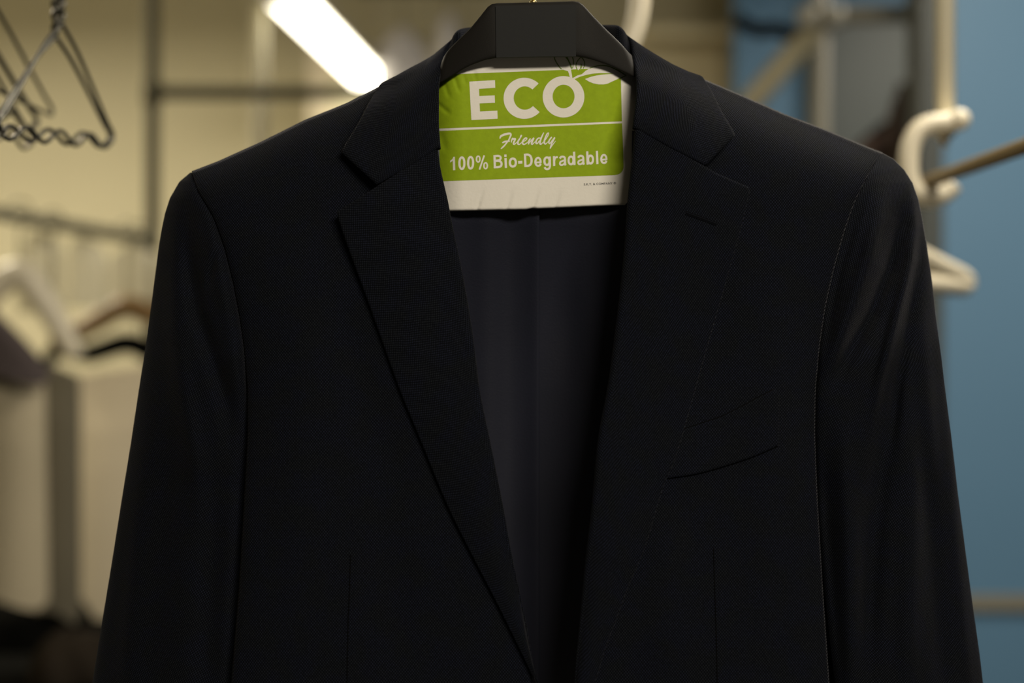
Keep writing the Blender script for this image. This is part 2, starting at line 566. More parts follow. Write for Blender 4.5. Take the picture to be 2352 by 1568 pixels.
def lapel(name, edge, roll, gorge, D, sgn, ang):
    """gorge: from the lapel tip over the notch to the roll line"""
    m, n = 220, 60
    E = lin(crv(edge, 200), m)
    Rr = lin(crv(roll[:-1], 200), m)
    T = lin(gorge, n)
    Bt = lin([E[-1], Rr[-1]], n)
    UV = coons(E, Rr, T, Bt)
    t = np.linspace(0, 1, n)[None, :]
    w = np.abs(Rr[:, 0] - E[:, 0])[:, None]
    r = np.clip(w / 25.0, 1.0, 4.2)          # mm, radius of the soft roll
    vv = UV[..., 1]
    lift = 6.0 * np.exp(-((vv - 450) / 170.0) ** 2) + 3.6
    off = lift * (1 - t) + (2 * r - 0.8) * t + 2.4 * np.sin(math.pi * t)
    # keep the flat part short of the roll
    rpx = r / 0.28
    Umid = UV.copy()
    Umid[..., 0] = UV[..., 0] - sgn * rpx * (t ** 3)
    d = D(UV[..., 0], UV[..., 1]) - off
    # the roll: half round turning back to the facing
    k = 12
    ph = np.linspace(0, math.pi, k + 1)[1:][None, :]
    ue = Umid[:, -1:, 0] + sgn * rpx * np.sin(ph)
    de = d[:, -1:] + r * (1 - np.cos(ph))
    ve = np.repeat(UV[:, -1:, 1], k, 1)
    ex = np.stack([ue, ve], -1)
    # facing running back under the front
    kk = 8
    back = np.linspace(0, 1, kk + 1)[1:][None, :]
    ub = ex[:, -1:, 0] - sgn * np.minimum(w, 90.0) * 0.8 * back
    db = de[:, -1:] + 2.5 * back
    exb = np.stack([ub, np.repeat(UV[:, -1:, 1], kk, 1)], -1)
    UVa = np.concatenate([Umid, ex, exb], 1)
    da = np.concatenate([d, de, db], 1)
    return cloth(name, UVa, da, M['suit'], ang, thick=0.0013, u0=False)


gorge_L = [(773, 487), (834, 449), (868, 427), (872, 424), (940, 384), (1006, 343)]
gorge_R = [(1722, 437), (1719, 429), (1644, 397), (1619, 382), (1545, 343), (1458, 297)]
lapel('lapel', edge_L, roll_L, gorge_L, DL, 1, 0.38)
lapel('lapel', edge_R, roll_R, gorge_R, DR, -1, -0.38)


def collar():
    """rows run from the front left gorge around the neck to the front right gorge;
    each row goes outer edge -> leaf -> ridge -> stand"""
    rows = []
    n = 46

    def leaf(pts, D=None, lift=(4.0, 3.0)):
        P = lin(pts, n)
        return P
    # left side: (outer polyline ... ridge) in u,v
    Ls = [[(784, 350), (826, 388), (866, 424), (940, 382), (1006, 340)],
          [(791, 336), (830, 366), (872, 395), (940, 355), (1004, 315)],
          [(803, 316), (850, 335), (890, 345), (945, 318), (1002, 285)],
          [(822, 285), (870, 290), (915, 285), (960, 264), (1002, 240)],
          [(843, 245), (890, 240), (930, 228), (970, 210), (1003, 190)],
          [(862, 213), (905, 200), (945, 183), (980, 168), (1011, 152)],
          [(882, 189), (912, 174), (945, 156), (985, 138), (1027, 108)]]
    Rs = [[(1688, 311), (1654, 346), (1620, 380), (1540, 339), (1459, 294)],
          [(1681, 296), (1650, 322), (1615, 350), (1540, 312), (1461, 272)],
          [(1668, 275), (1640, 290), (1605, 306), (1540, 278), (1465, 240)],
          [(1655, 253), (1625, 258), (1590, 262), (1535, 242), (1467, 212)],
          [(1640, 222), (1610, 222), (1575, 220), (1525, 202), (1466, 180)],
          [(1625, 196), (1595, 188), (1560, 176), (1515, 160), (1460, 140)],
          [(1606, 174), (1580, 165), (1545, 149), (1500, 124), (1450, 95)]]
    back_ridge = [(1050, 82, 55), (1085, 73, 72), (1140, 70, 86), (1237, 70, 92), (1330, 69, 86), (1390, 68, 72), (1424, 72, 55)]
    back_outer = [(930, 200, 84), (1010, 215, 98), (1110, 224, 110), (1237, 226, 114), (1360, 222, 110), (1460, 205, 98), (1555, 192, 84)]
    G = []   # list of rows (k x 3) u v d

    def front_row(pts, D, i, sgn):
        P = lin(pts, n)
        t = np.linspace(0, 1, n)
        d = D(P[:, 0], P[:, 1])
        fade = 1.0 - 0.12 * i
        off = (8.5 * (1 - t) + 8.0 * t) * fade + 3.0 * np.sin(math.pi * t)
        if i == 0:
            off = off - 1.2
        d = d - off
        leafp = np.stack([P[:, 0], P[:, 1], d], 1)
        r = 3.6
        rid = leafp[-1]
        ph = np.linspace(0, math.pi, 9)[1:]
        cur = np.stack([rid[0] + sgn * (r / 0.28) * (np.sin(ph) - 0.0) * 0.35, np.full(8, rid[1]) + 2 * (1 - np.cos(ph)), rid[2] + r * (1 - np.cos(ph))], 1)
        q = np.linspace(0, 1, 9)[1:]
        st = np.stack([cur[-1, 0] - sgn * 55 * q, cur[-1, 1] + 45 * q, cur[-1, 2] + 9 * q], 1)
        return np.concatenate([leafp, cur, st])

    def back_row(rid, out):
        rid, out = np.array(rid, float), np.array(out, float)
        t = np.linspace(0, 1, n)[:, None]
        P = out + (rid - out) * t
        P[:, 2] += 5 * np.sin(math.pi * t[:, 0])
        r = 3.6
        ph = np.linspace(0, math.pi, 9)[1:]
        cur = np.stack([np.full(8, rid[0]), rid[1] - 9 * np.sin(ph), rid[2] - r * (1 - np.cos(ph))], 1)
        q = np.linspace(0, 1, 9)[1:]
        st = np.stack([cur[-1, 0] + 0 * q, cur[-1, 1] + 105 * q, cur[-1, 2] - 2 * q], 1)
        return np.concatenate([P, cur, st])
    for i, p in enumerate(Ls):
        G.append(front_row(p, DL, i, 1))
    for a, b in zip(back_ridge, back_outer):
        G.append(back_row(a, b))
    for i, p in reversed(list(enumerate(Rs))):
        G.append(front_row(p, DR, i, -1))
    G = np.array(G)                       # rows x k x 3
    k = G.shape[1]
    dense = np.stack([crv(G[:, j, :], 150) for j in range(k)], 1)
    # first and last rows stay exact
    W = world_grid(dense[..., :2], dense[..., 2])
    me = grid_mesh('collar', W, arc_uv(W, 0.55), True)
    o = obj('collar', me, M['suit'], jacket)
    solidify(o, 0.0011, 0.0)
    return o


collar()

out_L = tab([395, 402, 417, 455, 490, 530, 580, 680, 790, 900, 1020, 1150, 1290, 1430, 1568, 1760], [438, 430, 412, 390, 379, 371, 363, 350, 335, 318, 300, 279, 257, 234, 212, 182])
in_L = tab([393, 440, 500, 570, 650, 730, 800, 900, 1000, 1150, 1300, 1430, 1568, 1760], [442, 457, 492, 517, 537, 552, 562, 570, 572, 567, 558, 549, 538, 522])
out_R = tab([350, 365, 390, 420, 460, 500, 560, 640, 730, 800, 900, 1000, 1130, 1260, 1380, 1500, 1568, 1760], [2024, 2052, 2077, 2096, 2110, 2118, 2128, 2140, 2150, 2160, 2172, 2185, 2200, 2217, 2233, 2250, 2258, 2284])
in_R = tab([350, 400, 460, 530, 620, 710, 800, 900, 1000, 1200, 1400, 1568, 1760], [2021, 1993, 1963, 1938, 1913, 1893, 1880, 1871, 1869, 1878, 1898, 1918, 1940])

SF_L = [([(455, 400), (482, 500), (508, 620), (535, 760), (553, 900), (560, 1050)], 20, -5.5),
        ([(425, 430), (428, 520), (438, 620), (455, 720), (492, 830), (525, 940), (535, 1080)], 20, 8.0),
        ([(402, 470), (396, 640), (402, 760), (420, 900), (455, 1100), (470, 1300)], 26, -5.5),
        ([(508, 540), (494, 585), (482, 640), (478, 680)], 8, 2.6),
        ([(545, 900), (542, 1150), (525, 1400), (505, 1740)], 22, -4.5),
        ([(470, 1000), (490, 1200), (480, 1450), (470, 1740)], 30, 4.5),
        ([(352, 800), (325, 1050), (305, 1300), (270, 1740)], 24, -3.5),
        ([(395, 900), (385, 1150), (365, 1400), (340, 1740)], 30, 3.0)]
SF_R = [([(2075, 380), (2100, 450), (2103, 520), (2092, 600), (2072, 680), (2048, 770), (2018, 880), (1995, 1000)], 13, -11.6),
        ([(2078, 430), (2068, 520), (2040, 620), (2000, 720), (1945, 820), (1890, 930)], 20, 15.2),
        ([(2035, 400), (2018, 500), (1990, 600), (1950, 710), (1915, 810), (1885, 910)], 19, -9.4),
        ([(2010, 385), (1985, 440), (1955, 520), (1925, 620), (1902, 730), (1888, 850)], 14, 9.4),
        ([(2122, 560), (2108, 640), (2085, 760), (2060, 900), (2040, 1080)], 14, 6.5),
        ([(2118, 600), (2125, 760), (2135, 950), (2150, 1250)], 20, -5.1),
        ([(2075, 700), (2040, 930), (2008, 1200), (1985, 1500), (1980, 1740)], 30, 9.4),
        ([(1935, 880), (1942, 1100), (1955, 1400), (1970, 1740)], 26, -8.7),
        ([(2090, 850), (2100, 1100), (2090, 1400), (2080, 1740)], 26, -6.5),
        ([(2120, 900), (2145, 1250), (2170, 1568), (2180, 1740)], 24, 6.5),
        ([(2180, 950), (2205, 1300), (2230, 1568), (2250, 1740)], 18, -5.1),
        ([(1885, 950), (1897, 1200), (1915, 1450), (1935, 1740)], 16, 5.8)]


def sleeve(outl, inl, D, folds, sgn, vtop, ang):
    m, nf, nb = 210, 90, 40
    q = np.linspace(0, 1, m)
    v = vtop + 3 + (1750 - vtop - 3) * q ** 1.35
    a, b = inl(v), outl(v)                    # inner (seam) and outer silhouettes
    ts = np.linspace(0, 1, nf)
    g = v - vtop
    seam = D(a, v) + 0.8 + 16 * np.clip((v - 820) / 300, 0, 1)
    outer = 60 - 8 * (1 - np.exp(-g / 200.0))
    bf = 20 * (1 - np.exp(-g / 170.0))
    bb = 46 * (1 - np.exp(-g / 90.0))
    T = ts[None, :]
    # denser columns toward both edges
    Tc = 0.5 - 0.5 * np.cos(math.pi * T)
    Uf = a[:, None] * (1 - Tc) + b[:, None] * Tc
    Vf = np.repeat(v[:, None], nf, 1)
    df = seam[:, None] * (1 - Tc) + outer[:, None] * Tc - bf[:, None] * np.sin(math.pi * Tc) ** 0.62
    df = df + 1.6 * np.exp(-((Uf - a[:, None]) / 7.0) ** 2)
    for p, w, am in folds:
        df = df + gauss_fold(Uf, Vf, p, w, am) * np.sin(math.pi * Tc) ** 0.5
    tb = np.linspace(0, 1, nb + 2)[1:-1][None, :]
    tbc = 0.5 - 0.5 * np.cos(math.pi * tb)
    Ub = b[:, None] * (1 - tbc) + a[:, None] * tbc
    Vb = np.repeat(v[:, None], nb, 1)
    db = outer[:, None] * (1 - tbc) + seam[:, None] * tbc + bb[:, None] * np.sin(math.pi * tbc) ** 0.7
    UV = np.concatenate([np.stack([Uf, Vf], -1), np.stack([Ub, Vb], -1)], 1)
    d = np.concatenate([df, db], 1)
    W = world_grid(UV, d)
    uv = arc_uv(W, ang, None, True)
    me = grid_mesh('sleeve', W, uv, False, closed=True)
    # outward normals: the front faces must look at the camera
    ny = sum(p.normal.y * p.area for p in me.polygons if p.center.y < D0 + 0.03)
    if ny > 0:
        me.flip_normals()
    return obj('sleeve', me, M['suit'], jacket)


sleeve(out_L, in_L, DL, SF_L, -1, 393, 0.16)
sleeve(out_R, in_R, DR, SF_R, 1, 350, -0.2)


def back_panel():
    m, n = 90, 120
    uu = np.linspace(505, 1930, n)
    top = np.where(uu < 1237, sh_L(np.minimum(uu, 1060)), sh_R(np.maximum(uu, 1420)))
    # neckline: bridge between the two neck points
    top = np.where((uu > 980) & (uu < 1500), np.interp(uu, [980, 1090, 1237, 1390, 1500], [141, 172, 184, 168, 132]), top)
    q = np.linspace(0, 1, m)[:, None]
    Vv = top[None, :] + 3 + (1740 - top[None, :]) * q
    Uu = np.repeat(uu[None, :], m, 0)
    ds = Vv - top[None, :]
    d = 57 + 58 * (1 - np.exp(-ds / 60.0))
    e = np.minimum(uu - 505, 1930 - uu)[None, :]
    d = d - 55 * np.exp(-e / 60.0) * (1 - np.exp(-ds / 200.0))
    d = np.where((Uu > 990) & (Uu < 1490), np.maximum(d, 96 + 26 * (1 - np.exp(-ds / 200.0))), d)
    o = cloth('back_panel', np.stack([Uu, Vv], -1), d, M['suit'], 0.0, thick=0.0)
    return o


back_panel()


def lining(name, u0, u1, step):
    m, n = 80, 70
    uu = np.linspace(u0, u1, n)
    vv = np.linspace(300, 1740, m)
    Uu, Vv = np.meshgrid(uu, vv)
    d = 48 + 66 * (1 - np.exp(-np.maximum(Vv - 490, 0) / 520.0)) - 14 * np.clip(np.abs(Uu - 1237) / 420.0, 0, 1.3) ** 2 + step
    if step < 0:      # the left half folds over the right half along the centre back pleat
        d = d - 2.5 * np.exp(-((1239 - Uu) / 26.0) ** 2) + 1.5 * np.exp(-((1170 - Uu) / 30.0) ** 2)
        d = d - 2.0 * np.exp(-((1120 - Uu) / 35.0) ** 2)
    else:
        d = d + 2.0 * np.exp(-((1300 - Uu) / 45.0) ** 2 - ((Vv - 740) / 120.0) ** 2) - 1.5 * np.exp(-((1350 - Uu) / 40.0) ** 2)
    return cloth(name, np.stack([Uu, Vv], -1), d, M['lining'], 0, thick=0.0008)


lining('lining', 860, 1239, -1.5)
lining('lining', 1231, 1640, 1.0)


def rim_light_nap():
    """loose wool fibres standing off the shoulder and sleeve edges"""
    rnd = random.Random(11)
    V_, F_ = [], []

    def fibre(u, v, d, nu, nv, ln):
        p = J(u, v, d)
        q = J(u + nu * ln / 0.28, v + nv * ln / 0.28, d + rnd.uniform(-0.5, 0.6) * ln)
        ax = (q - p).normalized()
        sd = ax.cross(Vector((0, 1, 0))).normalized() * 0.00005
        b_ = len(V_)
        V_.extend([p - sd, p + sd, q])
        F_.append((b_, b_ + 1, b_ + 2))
    for k in range(5200):  # dense here to draw the light rim along the right shoulder
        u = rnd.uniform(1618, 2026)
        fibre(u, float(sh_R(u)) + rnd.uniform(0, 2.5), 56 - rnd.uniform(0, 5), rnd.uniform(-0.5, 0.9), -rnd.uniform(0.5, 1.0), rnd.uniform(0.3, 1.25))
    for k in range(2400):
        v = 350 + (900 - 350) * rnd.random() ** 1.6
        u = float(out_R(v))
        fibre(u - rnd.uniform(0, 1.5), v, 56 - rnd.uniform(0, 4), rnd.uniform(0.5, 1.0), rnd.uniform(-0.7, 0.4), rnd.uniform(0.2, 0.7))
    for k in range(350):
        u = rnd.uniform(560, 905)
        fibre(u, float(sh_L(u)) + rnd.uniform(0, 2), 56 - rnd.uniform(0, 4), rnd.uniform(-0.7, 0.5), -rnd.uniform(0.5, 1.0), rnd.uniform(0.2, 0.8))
    o_ = obj('rim_light_nap', mesh('rim_light_nap', V_, F_), M['nap'], jacket, False)
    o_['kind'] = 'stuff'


rim_light_nap()


def ribbon_mesh(name, pts, w, fn):
    """flat strip of width w (px) along pts (px); fn(u, v) -> world point"""
    P = np.array(pts, float)
    t = np.gradient(P, axis=0)
    t /= np.linalg.norm(t, axis=1)[:, None]
    nn = np.stack([-t[:, 1], t[:, 0]], 1)
    Wd = np.full(len(P), w) if np.isscalar(w) else np.array(w, float)
    A, B = P + nn * Wd[:, None] / 2, P - nn * Wd[:, None] / 2
    verts = [fn(*a) for a in A] + [fn(*b) for b in B]
    k = len(P)
    return mesh(name, verts, [(i, i + 1, k + i + 1, k + i) for i in range(k - 1)])


def Jd(D, off):
    return lambda u, v: J(u, v, float(D(np.array(u), np.array(v))) - off)


# dart seams below the chest
for pts, D in (([(805, 1275), (803, 1350), (800, 1420), (798, 1507), (797, 1600), (797, 1700)], DL),
               ([(1639, 1257), (1641, 1330), (1644, 1420), (1647, 1540), (1649, 1640), (1650, 1700)], DR)):
    o = obj('dart_seam', ribbon_mesh('dart_seam', crv(pts, 40), 2.2, Jd(D, 0.25)), M['thread'], jacket)
    solidify(o, 0.0002, 0)

# breast pocket welt
wt = [(1500, 1012), (1570, 986), (1612, 972), (1654, 958), (1705, 933), (1745, 911), (1779, 894)]
wb = [(1480, 1108), (1533, 1098), (1603, 1087), (1680, 1065), (1730, 1048), (1770, 1031), (1789, 1022)]
UVp = coons(lin([wt[0], wb[0]], 24), lin([(1779, 894), (1787, 899), (1790, 906), (1790, 960), (1789, 1022)], 24), lin(crv(wt, 60), 70), lin(crv(wb, 60), 70))
o = cloth('breast_pocket', UVp, DR(UVp[..., 0], UVp[..., 1]) - 1.9, M['suit'], -0.03, thick=0.0016)
o['label'] = 'slanted welt breast pocket'
for pts in (crv(wt, 50) + np.array([0, -1.5]), crv(wb, 50) + np.array([0, 1.5])):
    s_ = obj('pocket_seam', ribbon_mesh('pocket_seam', pts, 1.9, Jd(DR, 0.35)), M['thread'], o)

# lapel buttonhole: corded slit
bh = crv([(1575, 488), (1600, 497), (1625, 506), (1646, 514)], 30)


def lapR(u, v, extra):
    # height of the right lapel at (u, v)
    E = np.array(edge_R)
    R_ = np.array(roll_R)
    ue = np.interp(v, E[:, 1], E[:, 0])
    ur = np.interp(v, R_[:, 1], R_[:, 0])
    t = (ue - u) / (ue - ur)
    lift = 6.0 * math.exp(-((v - 450) / 170.0) ** 2) + 3.6
    off = lift * (1 - t) + 7.6 * t + 2.4 * math.sin(math.pi * t)
    return J(u, v, float(DR(np.array(u), np.array(v))) - off - extra)


bho = obj('buttonhole', ribbon_mesh('buttonhole', bh, 5.5, lambda u, v: lapR(u, v, 0.5)), M['suit'], jacket)
solidify(bho, 0.0006)
bho['label'] = 'stitched buttonhole in the lapel'
for off in (-3.0, 0.0, 3.0):
    obj('buttonhole_thread', ribbon_mesh('buttonhole_thread', bh + np.array([off * -0.35, off]), 1.1, lambda u, v: lapR(u, v, 0.75)), M['thread'], bho)

# ------------------------------------------------------------------ black hanger
hanger = empty('coat_hanger', J(1230, 784, 40))
tag(hanger, 'black moulded plastic coat hanger inside the suit jacket collar', 'hanger')


def hanger_body():
    left_top = [(1232, 5), (1180, 6.5), (1140, 7.5), (1130, 9), (1122, 14), (1100, 41), (1077, 68), (1051, 93), (1024, 122), (1008, 150), (980, 165), (900, 205), (760, 268), (620, 330), (500, 385), (470, 402)]
    left_bot = [(1232, 130.5), (1184, 131.6), (1141, 133), (1128, 135), (1114, 138), (1100, 143), (1082, 150), (1062, 160), (1040, 174), (1012, 190), (975, 208), (900, 245), (760, 310), (620, 372), (500, 428), (470, 432)]
    right_top = [(1232, 5), (1280, 4), (1320, 3), (1330, 4.5), (1338, 10), (1362, 36), (1392, 67), (1412, 86), (1429, 103), (1452, 128), (1480, 142), (1560, 175), (1700, 235), (1840, 295), (1950, 345), (1985, 365)]
    right_bot = [(1232, 130.5), (1280, 129.6), (1322, 130), (1335, 131.5), (1347, 134), (1362, 138), (1380, 144), (1400, 151), (1420, 160), (1450, 174), (1485, 190), (1560, 222), (1700, 280), (1840, 338), (1950, 388), (1985, 398)]
    top = np.array(left_top[::-1] + right_top[1:], float)
    bot = np.array(left_bot[::-1] + right_bot[1:], float)
    top, bot = crv(top, 150), crv(bot, 150)
    rows = []
    k = 26
    for a, b in zip(top, bot):
        u = 0.5 * (a[0] + b[0])
        au = abs(u - 1232)
        base = 22 + 15 * np.clip((au - 95) / 150.0, 0, 1) ** 1.5 + 20 * np.clip((au - 220) / 30.0, 0, 1)
        th = 6.5 + 8 * np.clip((au - 240) / 150, 0, 1)
        dn = 24 * np.clip((au - 240) / 120, 0, 1)
        a, b = a + np.array([0, dn]), b + np.array([0, dn])
        prof = []
        # rounded slab: front from bottom to top, then back
        q = np.linspace(0, 2 * math.pi, k, endpoint=False)
        for x in q:
            c, s = math.cos(x), math.sin(x)
            cc = math.copysign(abs(c) ** 0.35, c)      # along the height
            ss = math.copysign(abs(s) ** 0.35, s)      # through the depth
            f = 0.5 + 0.5 * cc
            prof.append((a[0] * f + b[0] * (1 - f), a[1] * f + b[1] * (1 - f), base + th / 2 - ss * th / 2))
        rows.append(prof)
    G = np.array(rows)
    W = world_grid(G[..., :2], G[..., 2])
    me = grid_mesh('hanger_body', W, None, False, closed=True)
    bm = bmesh.new()
    bm.from_mesh(me)
    for ring in (range(k), range((len(rows) - 1) * k, len(rows) * k)):
        bm.verts.ensure_lookup_table()
        bm.faces.new([bm.verts[i] for i in ring])
    bmesh.ops.recalc_face_normals(bm, faces=bm.faces[:])
    bm.to_mesh(me)
    bm.free()
    return obj('hanger_body', me, M['plastic'], hanger)


hb = hanger_body()
# flat centre plate, slightly proud of the arms
UVc = coons(lin([(1138, 14), (1140, 132)], 20), lin([(1323, 11), (1323, 129.5)], 20), lin([(1138, 14), (1323, 11)], 24), lin([(1140, 132), (1232, 130), (1323, 129.5)], 24))
pl = grid_mesh('centre_plate', world_grid(UVc, np.full(UVc.shape[:2], 21.2)))
plo = obj('centre_plate', pl, M['plate'], hanger, False)
solidify(plo, 0.002)
plo['label'] = 'smooth flat centre plate of the hanger'
# trouser bar inside the folded paper
obj('trouser_bar', tube_mesh('trouser_bar', [J(u, 473 + (1237 - u) * 0.03, 37.4 + 12 * (abs(u - 1220) / 300.0) ** 2) for u in np.linspace(820, 1650, 24)], 0.0010, 12), M['plastic'], hanger)
for s_, ue in ((-1, 820), (1, 1650)):
    top_v = 268 if s_ < 0 else 255
    obj('bar_arm', tube_mesh('bar_arm', [J(ue, 473 + (1237 - ue) * 0.03, 37.4 + 12 * (abs(ue - 1220) / 300.0) ** 2), J(ue + s_ * 4, 400, 56), J(ue + s_ * 8, top_v + 25, 62)], 0.0022, 10), M['plastic'], hanger)
# brass hook
hk = [J(1225, 14, 27), J(1225, -10, 27), J(1225, -45, 27), J(1230, -75, 27), J(1252, -100, 27), J(1280, -130, 27), J(1288, -170, 27),
      J(1275, -210, 27), J(1240, -232, 27), J(1200, -230, 27), J(1170, -205, 27), J(1160, -170, 27)]
hkp = crv(np.array([tuple(p) for p in hk]), 60)
obj('hook', tube_mesh('hook', hkp, 0.0016, 12), M['brass'], hanger)
obj('hook_socket', tube_mesh('hook_socket', [J(1225, 9, 27), J(1225, 4, 27), J(1225, 1, 27)], [0.0026, 0.0024, 0.0017], 14), M['brass'], hanger)
rail_y = D0 + 0.027
rz = J(1240, -218, 27).z - 0.0075
tag(obj('hanging_rail', tube_mesh('hanging_rail', [(-0.75, rail_y, rz), (0, rail_y, rz), (0.75, rail_y, rz)], 0.0065, 16), M['chrome']), 'slim chrome rail the brass hook of the hanger hangs over', 'rail')

# ------------------------------------------------------------------ printed paper guard
paper = empty('paper_hanger_cover', J(1237, 480, 40))
tag(paper, 'white paper trouser guard printed with a green ECO Friendly panel', 'paper')


def Dp(u, v):
    u, v = np.asarray(u, float), np.asarray(v, float)
    d = 35.0 - 0.006 * (480 - v)
    d = d + 13.0 * np.clip((u - 1368) / 90.0, 0, 3) ** 2
    d = d + 12.0 * np.clip((1065 - u) / 70.0, 0, 3) ** 2
    d = d + 0.35 * np.sin((u - 0.25 * v) / 44.0) + 0.3 * np.sin((u + 0.5 * v) / 61.0 + 1)
    # rests against the hanger: leans back at the top edge
    d = d + 0.0 * v
    # press creases above the fold
    for uu, ww in ((1095, 5), (1162, 6), (1222, 5), (1272, 6)):
        d = d + 0.9 * np.exp(-((u - uu - 0.35 * (480 - v)) / ww) ** 2) * np.clip((v - 430) / 40, 0, 1)
    # small stress creases at the left, under the hanger arm
    for (x0, y0, x1, y1, w_, a_) in ((1039, 164, 1058, 220, 5, 0.6), (1060, 158, 1072, 200, 5, 0.45), (1018, 184, 1035, 232, 5.5, 0.6),
                                     (996, 230, 1040, 268, 6, 0.7), (1086, 156, 1096, 194, 5, 0.4), (1008, 295, 1026, 355, 8, 0.6)):
        d = d + gauss_fold(u, v, [(x0, y0), (x1, y1)], w_, a_)
    return d


def fold_v(u):
    return np.interp(u, [940, 1033, 1150, 1208, 1222, 1236, 1440, 1530], [488, 485, 482.5, 481.5, 478.5, 479.5, 470.5, 467])


def PP(u, v, off=0.0):
    return J(u, v, float(Dp(u, v)) - off)


mm_, nn_ = 150, 200
uu = np.linspace(985, 1482, nn_)
rows_uv, rows_d = [], []
fv = fold_v(uu)
for q in np.linspace(0, 1, mm_):
    tv = np.interp(uu, [985, 1010, 1050, 1085, 1125, 1330, 1375, 1415, 1455, 1482], [215, 178, 150, 122, 108, 106, 118, 145, 165, 190])
    vv = tv + (fv - 6 - tv) * q
    rows_uv.append(np.stack([uu, vv], 1))
    rows_d.append(Dp(uu, vv))
dl = rows_d[-1]
for a in np.linspace(0, math.pi, 12)[1:]:       # the fold round the bar
    rows_uv.append(np.stack([uu, fv - 6 + 6 * np.sin(a)], 1))
    rows_d.append(dl + 2.4 * (1 - np.cos(a)))
for q in np.linspace(0, 1, 30)[1:]:             # rear leaf going up again
    rows_uv.append(np.stack([uu, fv - 6 + (240 - fv) * q], 1))
    rows_d.append(dl + 4.8 + 1.5 * q)
Wp = world_grid(np.array(rows_uv), np.array(rows_d))
me = grid_mesh('sheet', Wp, arc_uv(Wp), False)
nyp = sum(p.normal.y for p in me.polygons[:2000])
if nyp > 0:
    me.flip_normals()
po = obj('sheet', me, M['paper'], paper)
solidify(po, 0.00012)

# green panel: two blocks, split by the white rule
GO = 0.06
lay1 = coons(lin([(988, 172.5), (988, 298.2)], 60), lin([(1425.5, 155.0), (1428.5, 277.5)], 60), lin([(988, 172.5), (1425.5, 155.0)], 200), lin([(988, 296.0), (1428.5, 278.5)], 200))
lay2_l = lin([(988, 301.4), (988, 417.2)], 60)
lay2_r = lin([(1428.8, 283.0), (1431.5, 345), (1432.5, 384), (1430.5, 391.5), (1425.5, 397.5), (1419, 400.8), (1411, 402.2)], 60)
lay2 = coons(lay2_l, lay2_r, lin([(988, 301.4), (1428.8, 283.0)], 200), lin([(988, 417.2), (1411, 402.2)], 200))
gp = None
for lay in (lay1, lay2):
    g_ = obj('green_print', grid_mesh('green_print', world_grid(lay, Dp(lay[..., 0], lay[..., 1]) - GO)), M['green'], paper)


def poly_print(name, loops, mat, off, densify=4.0):
    """filled outline (outer loop plus holes) in photo pixels on the paper's surface"""
    bm = bmesh.new()
    for lp in loops:
        P = []
        for a, b in zip(lp, lp[1:] + lp[:1]):
            k = max(1, int(math.hypot(b[0] - a[0], b[1] - a[1]) / densify))
            for i in range(k):
                P.append((a[0] + (b[0] - a[0]) * i / k, a[1] + (b[1] - a[1]) * i / k))
        vs_ = [bm.verts.new((x, y, 0)) for x, y in P]
        for i in range(len(vs_)):
            bm.edges.new((vs_[i], vs_[(i + 1) % len(vs_)]))
    bmesh.ops.triangle_fill(bm, use_beauty=True, use_dissolve=False, edges=bm.edges[:], normal=(0, 0, 1))
    for _ in range(4):
        lg = [e for e in bm.edges if e.calc_length() > 6.0]
        if not lg:
            break
        bmesh.ops.subdivide_edges(bm, edges=lg, cuts=1)
        bmesh.ops.triangulate(bm, faces=bm.faces[:])
    me_ = bpy.data.meshes.new(name)
    for v_ in bm.verts:
        v_.co = PP(v_.co.x, v_.co.y, off)
    bmesh.ops.recalc_face_normals(bm, faces=bm.faces[:])
    bm.to_mesh(me_)
    bm.free()
    if sum(p.normal.y for p in me_.polygons) > 0:
        me_.flip_normals()
    return obj(name, me_, mat, paper, False)


def c1(pts):
    return [(960 + x / 3.137, y / 3.137) for x, y in pts]


def arc(cx, cy, rx, ry, a0, a1, n=40):
    return [(cx + rx * math.cos(a), cy + ry * math.sin(a)) for a in np.linspace(a0, a1, n)]


LO = 0.12
poly_print('letter', [c1([(370, 588), (555, 577), (557, 632), (440, 640), (442, 692), (553, 687), (555, 740), (444, 745), (447, 803), (572, 797), (574, 855), (385, 865)])], M['paper'], LO)
a_t, a_b = math.radians(-46), math.radians(42)
C_out = arc(766, 708, 149, 148, a_t, a_b - 2 * math.pi, 60)
C_in = arc(770, 706, 80, 84, a_b - 2 * math.pi + 0.02, a_t - 0.02, 50)
poly_print('letter', [c1(C_out + C_in)], M['paper'], LO)
poly_print('letter', [c1(arc(1049, 697, 150, 149, 0, 2 * math.pi, 72)[:-1]), c1(arc(1049, 695, 79, 85, 0, 2 * math.pi, 60)[:-1])], M['paper'], LO)


def c2(pts):
    return [(1260 + x / 11.76, 120 + y / 11.76) for x, y in pts]


leaf_pts = [(640, 700), (665, 690), (780, 625), (895, 595), (1000, 500), (1130, 425), (1300, 378), (1450, 366), (1600, 382), (1750, 438), (1900, 518), (2062, 632), (1900, 705), (1750, 775), (1600, 845), (1480, 868), (1350, 866), (1200, 836), (1080, 786), (985, 722), (1150, 660), (1300, 625), (1500, 600), (1735, 580), (1740, 568), (1400, 562), (1200, 575), (1000, 615), (850, 660), (725, 715), (690, 740)]
poly_print('leaf', [c2(leaf_pts)], M['paper'], LO, 1.5)
poly_print('leaf_stem', [c2([(325, 440), (400, 472), (525, 512), (545, 560), (572, 670), (600, 700), (645, 700), (628, 600), (598, 430)])], M['paper'], LO, 1.5)
poly_print('bud', [c2([(750, 420), (775, 455), (804, 485), (830, 455), (850, 415)])], M['paper'], LO, 1.5)


def stroke(name, pts, w, mat, off, conv, n=30):
    P = crv(conv(pts), n)
    o_ = obj(name, ribbon_mesh(name, P, w, lambda u, v: PP(u, v, off)), mat, paper, False)
    return o_


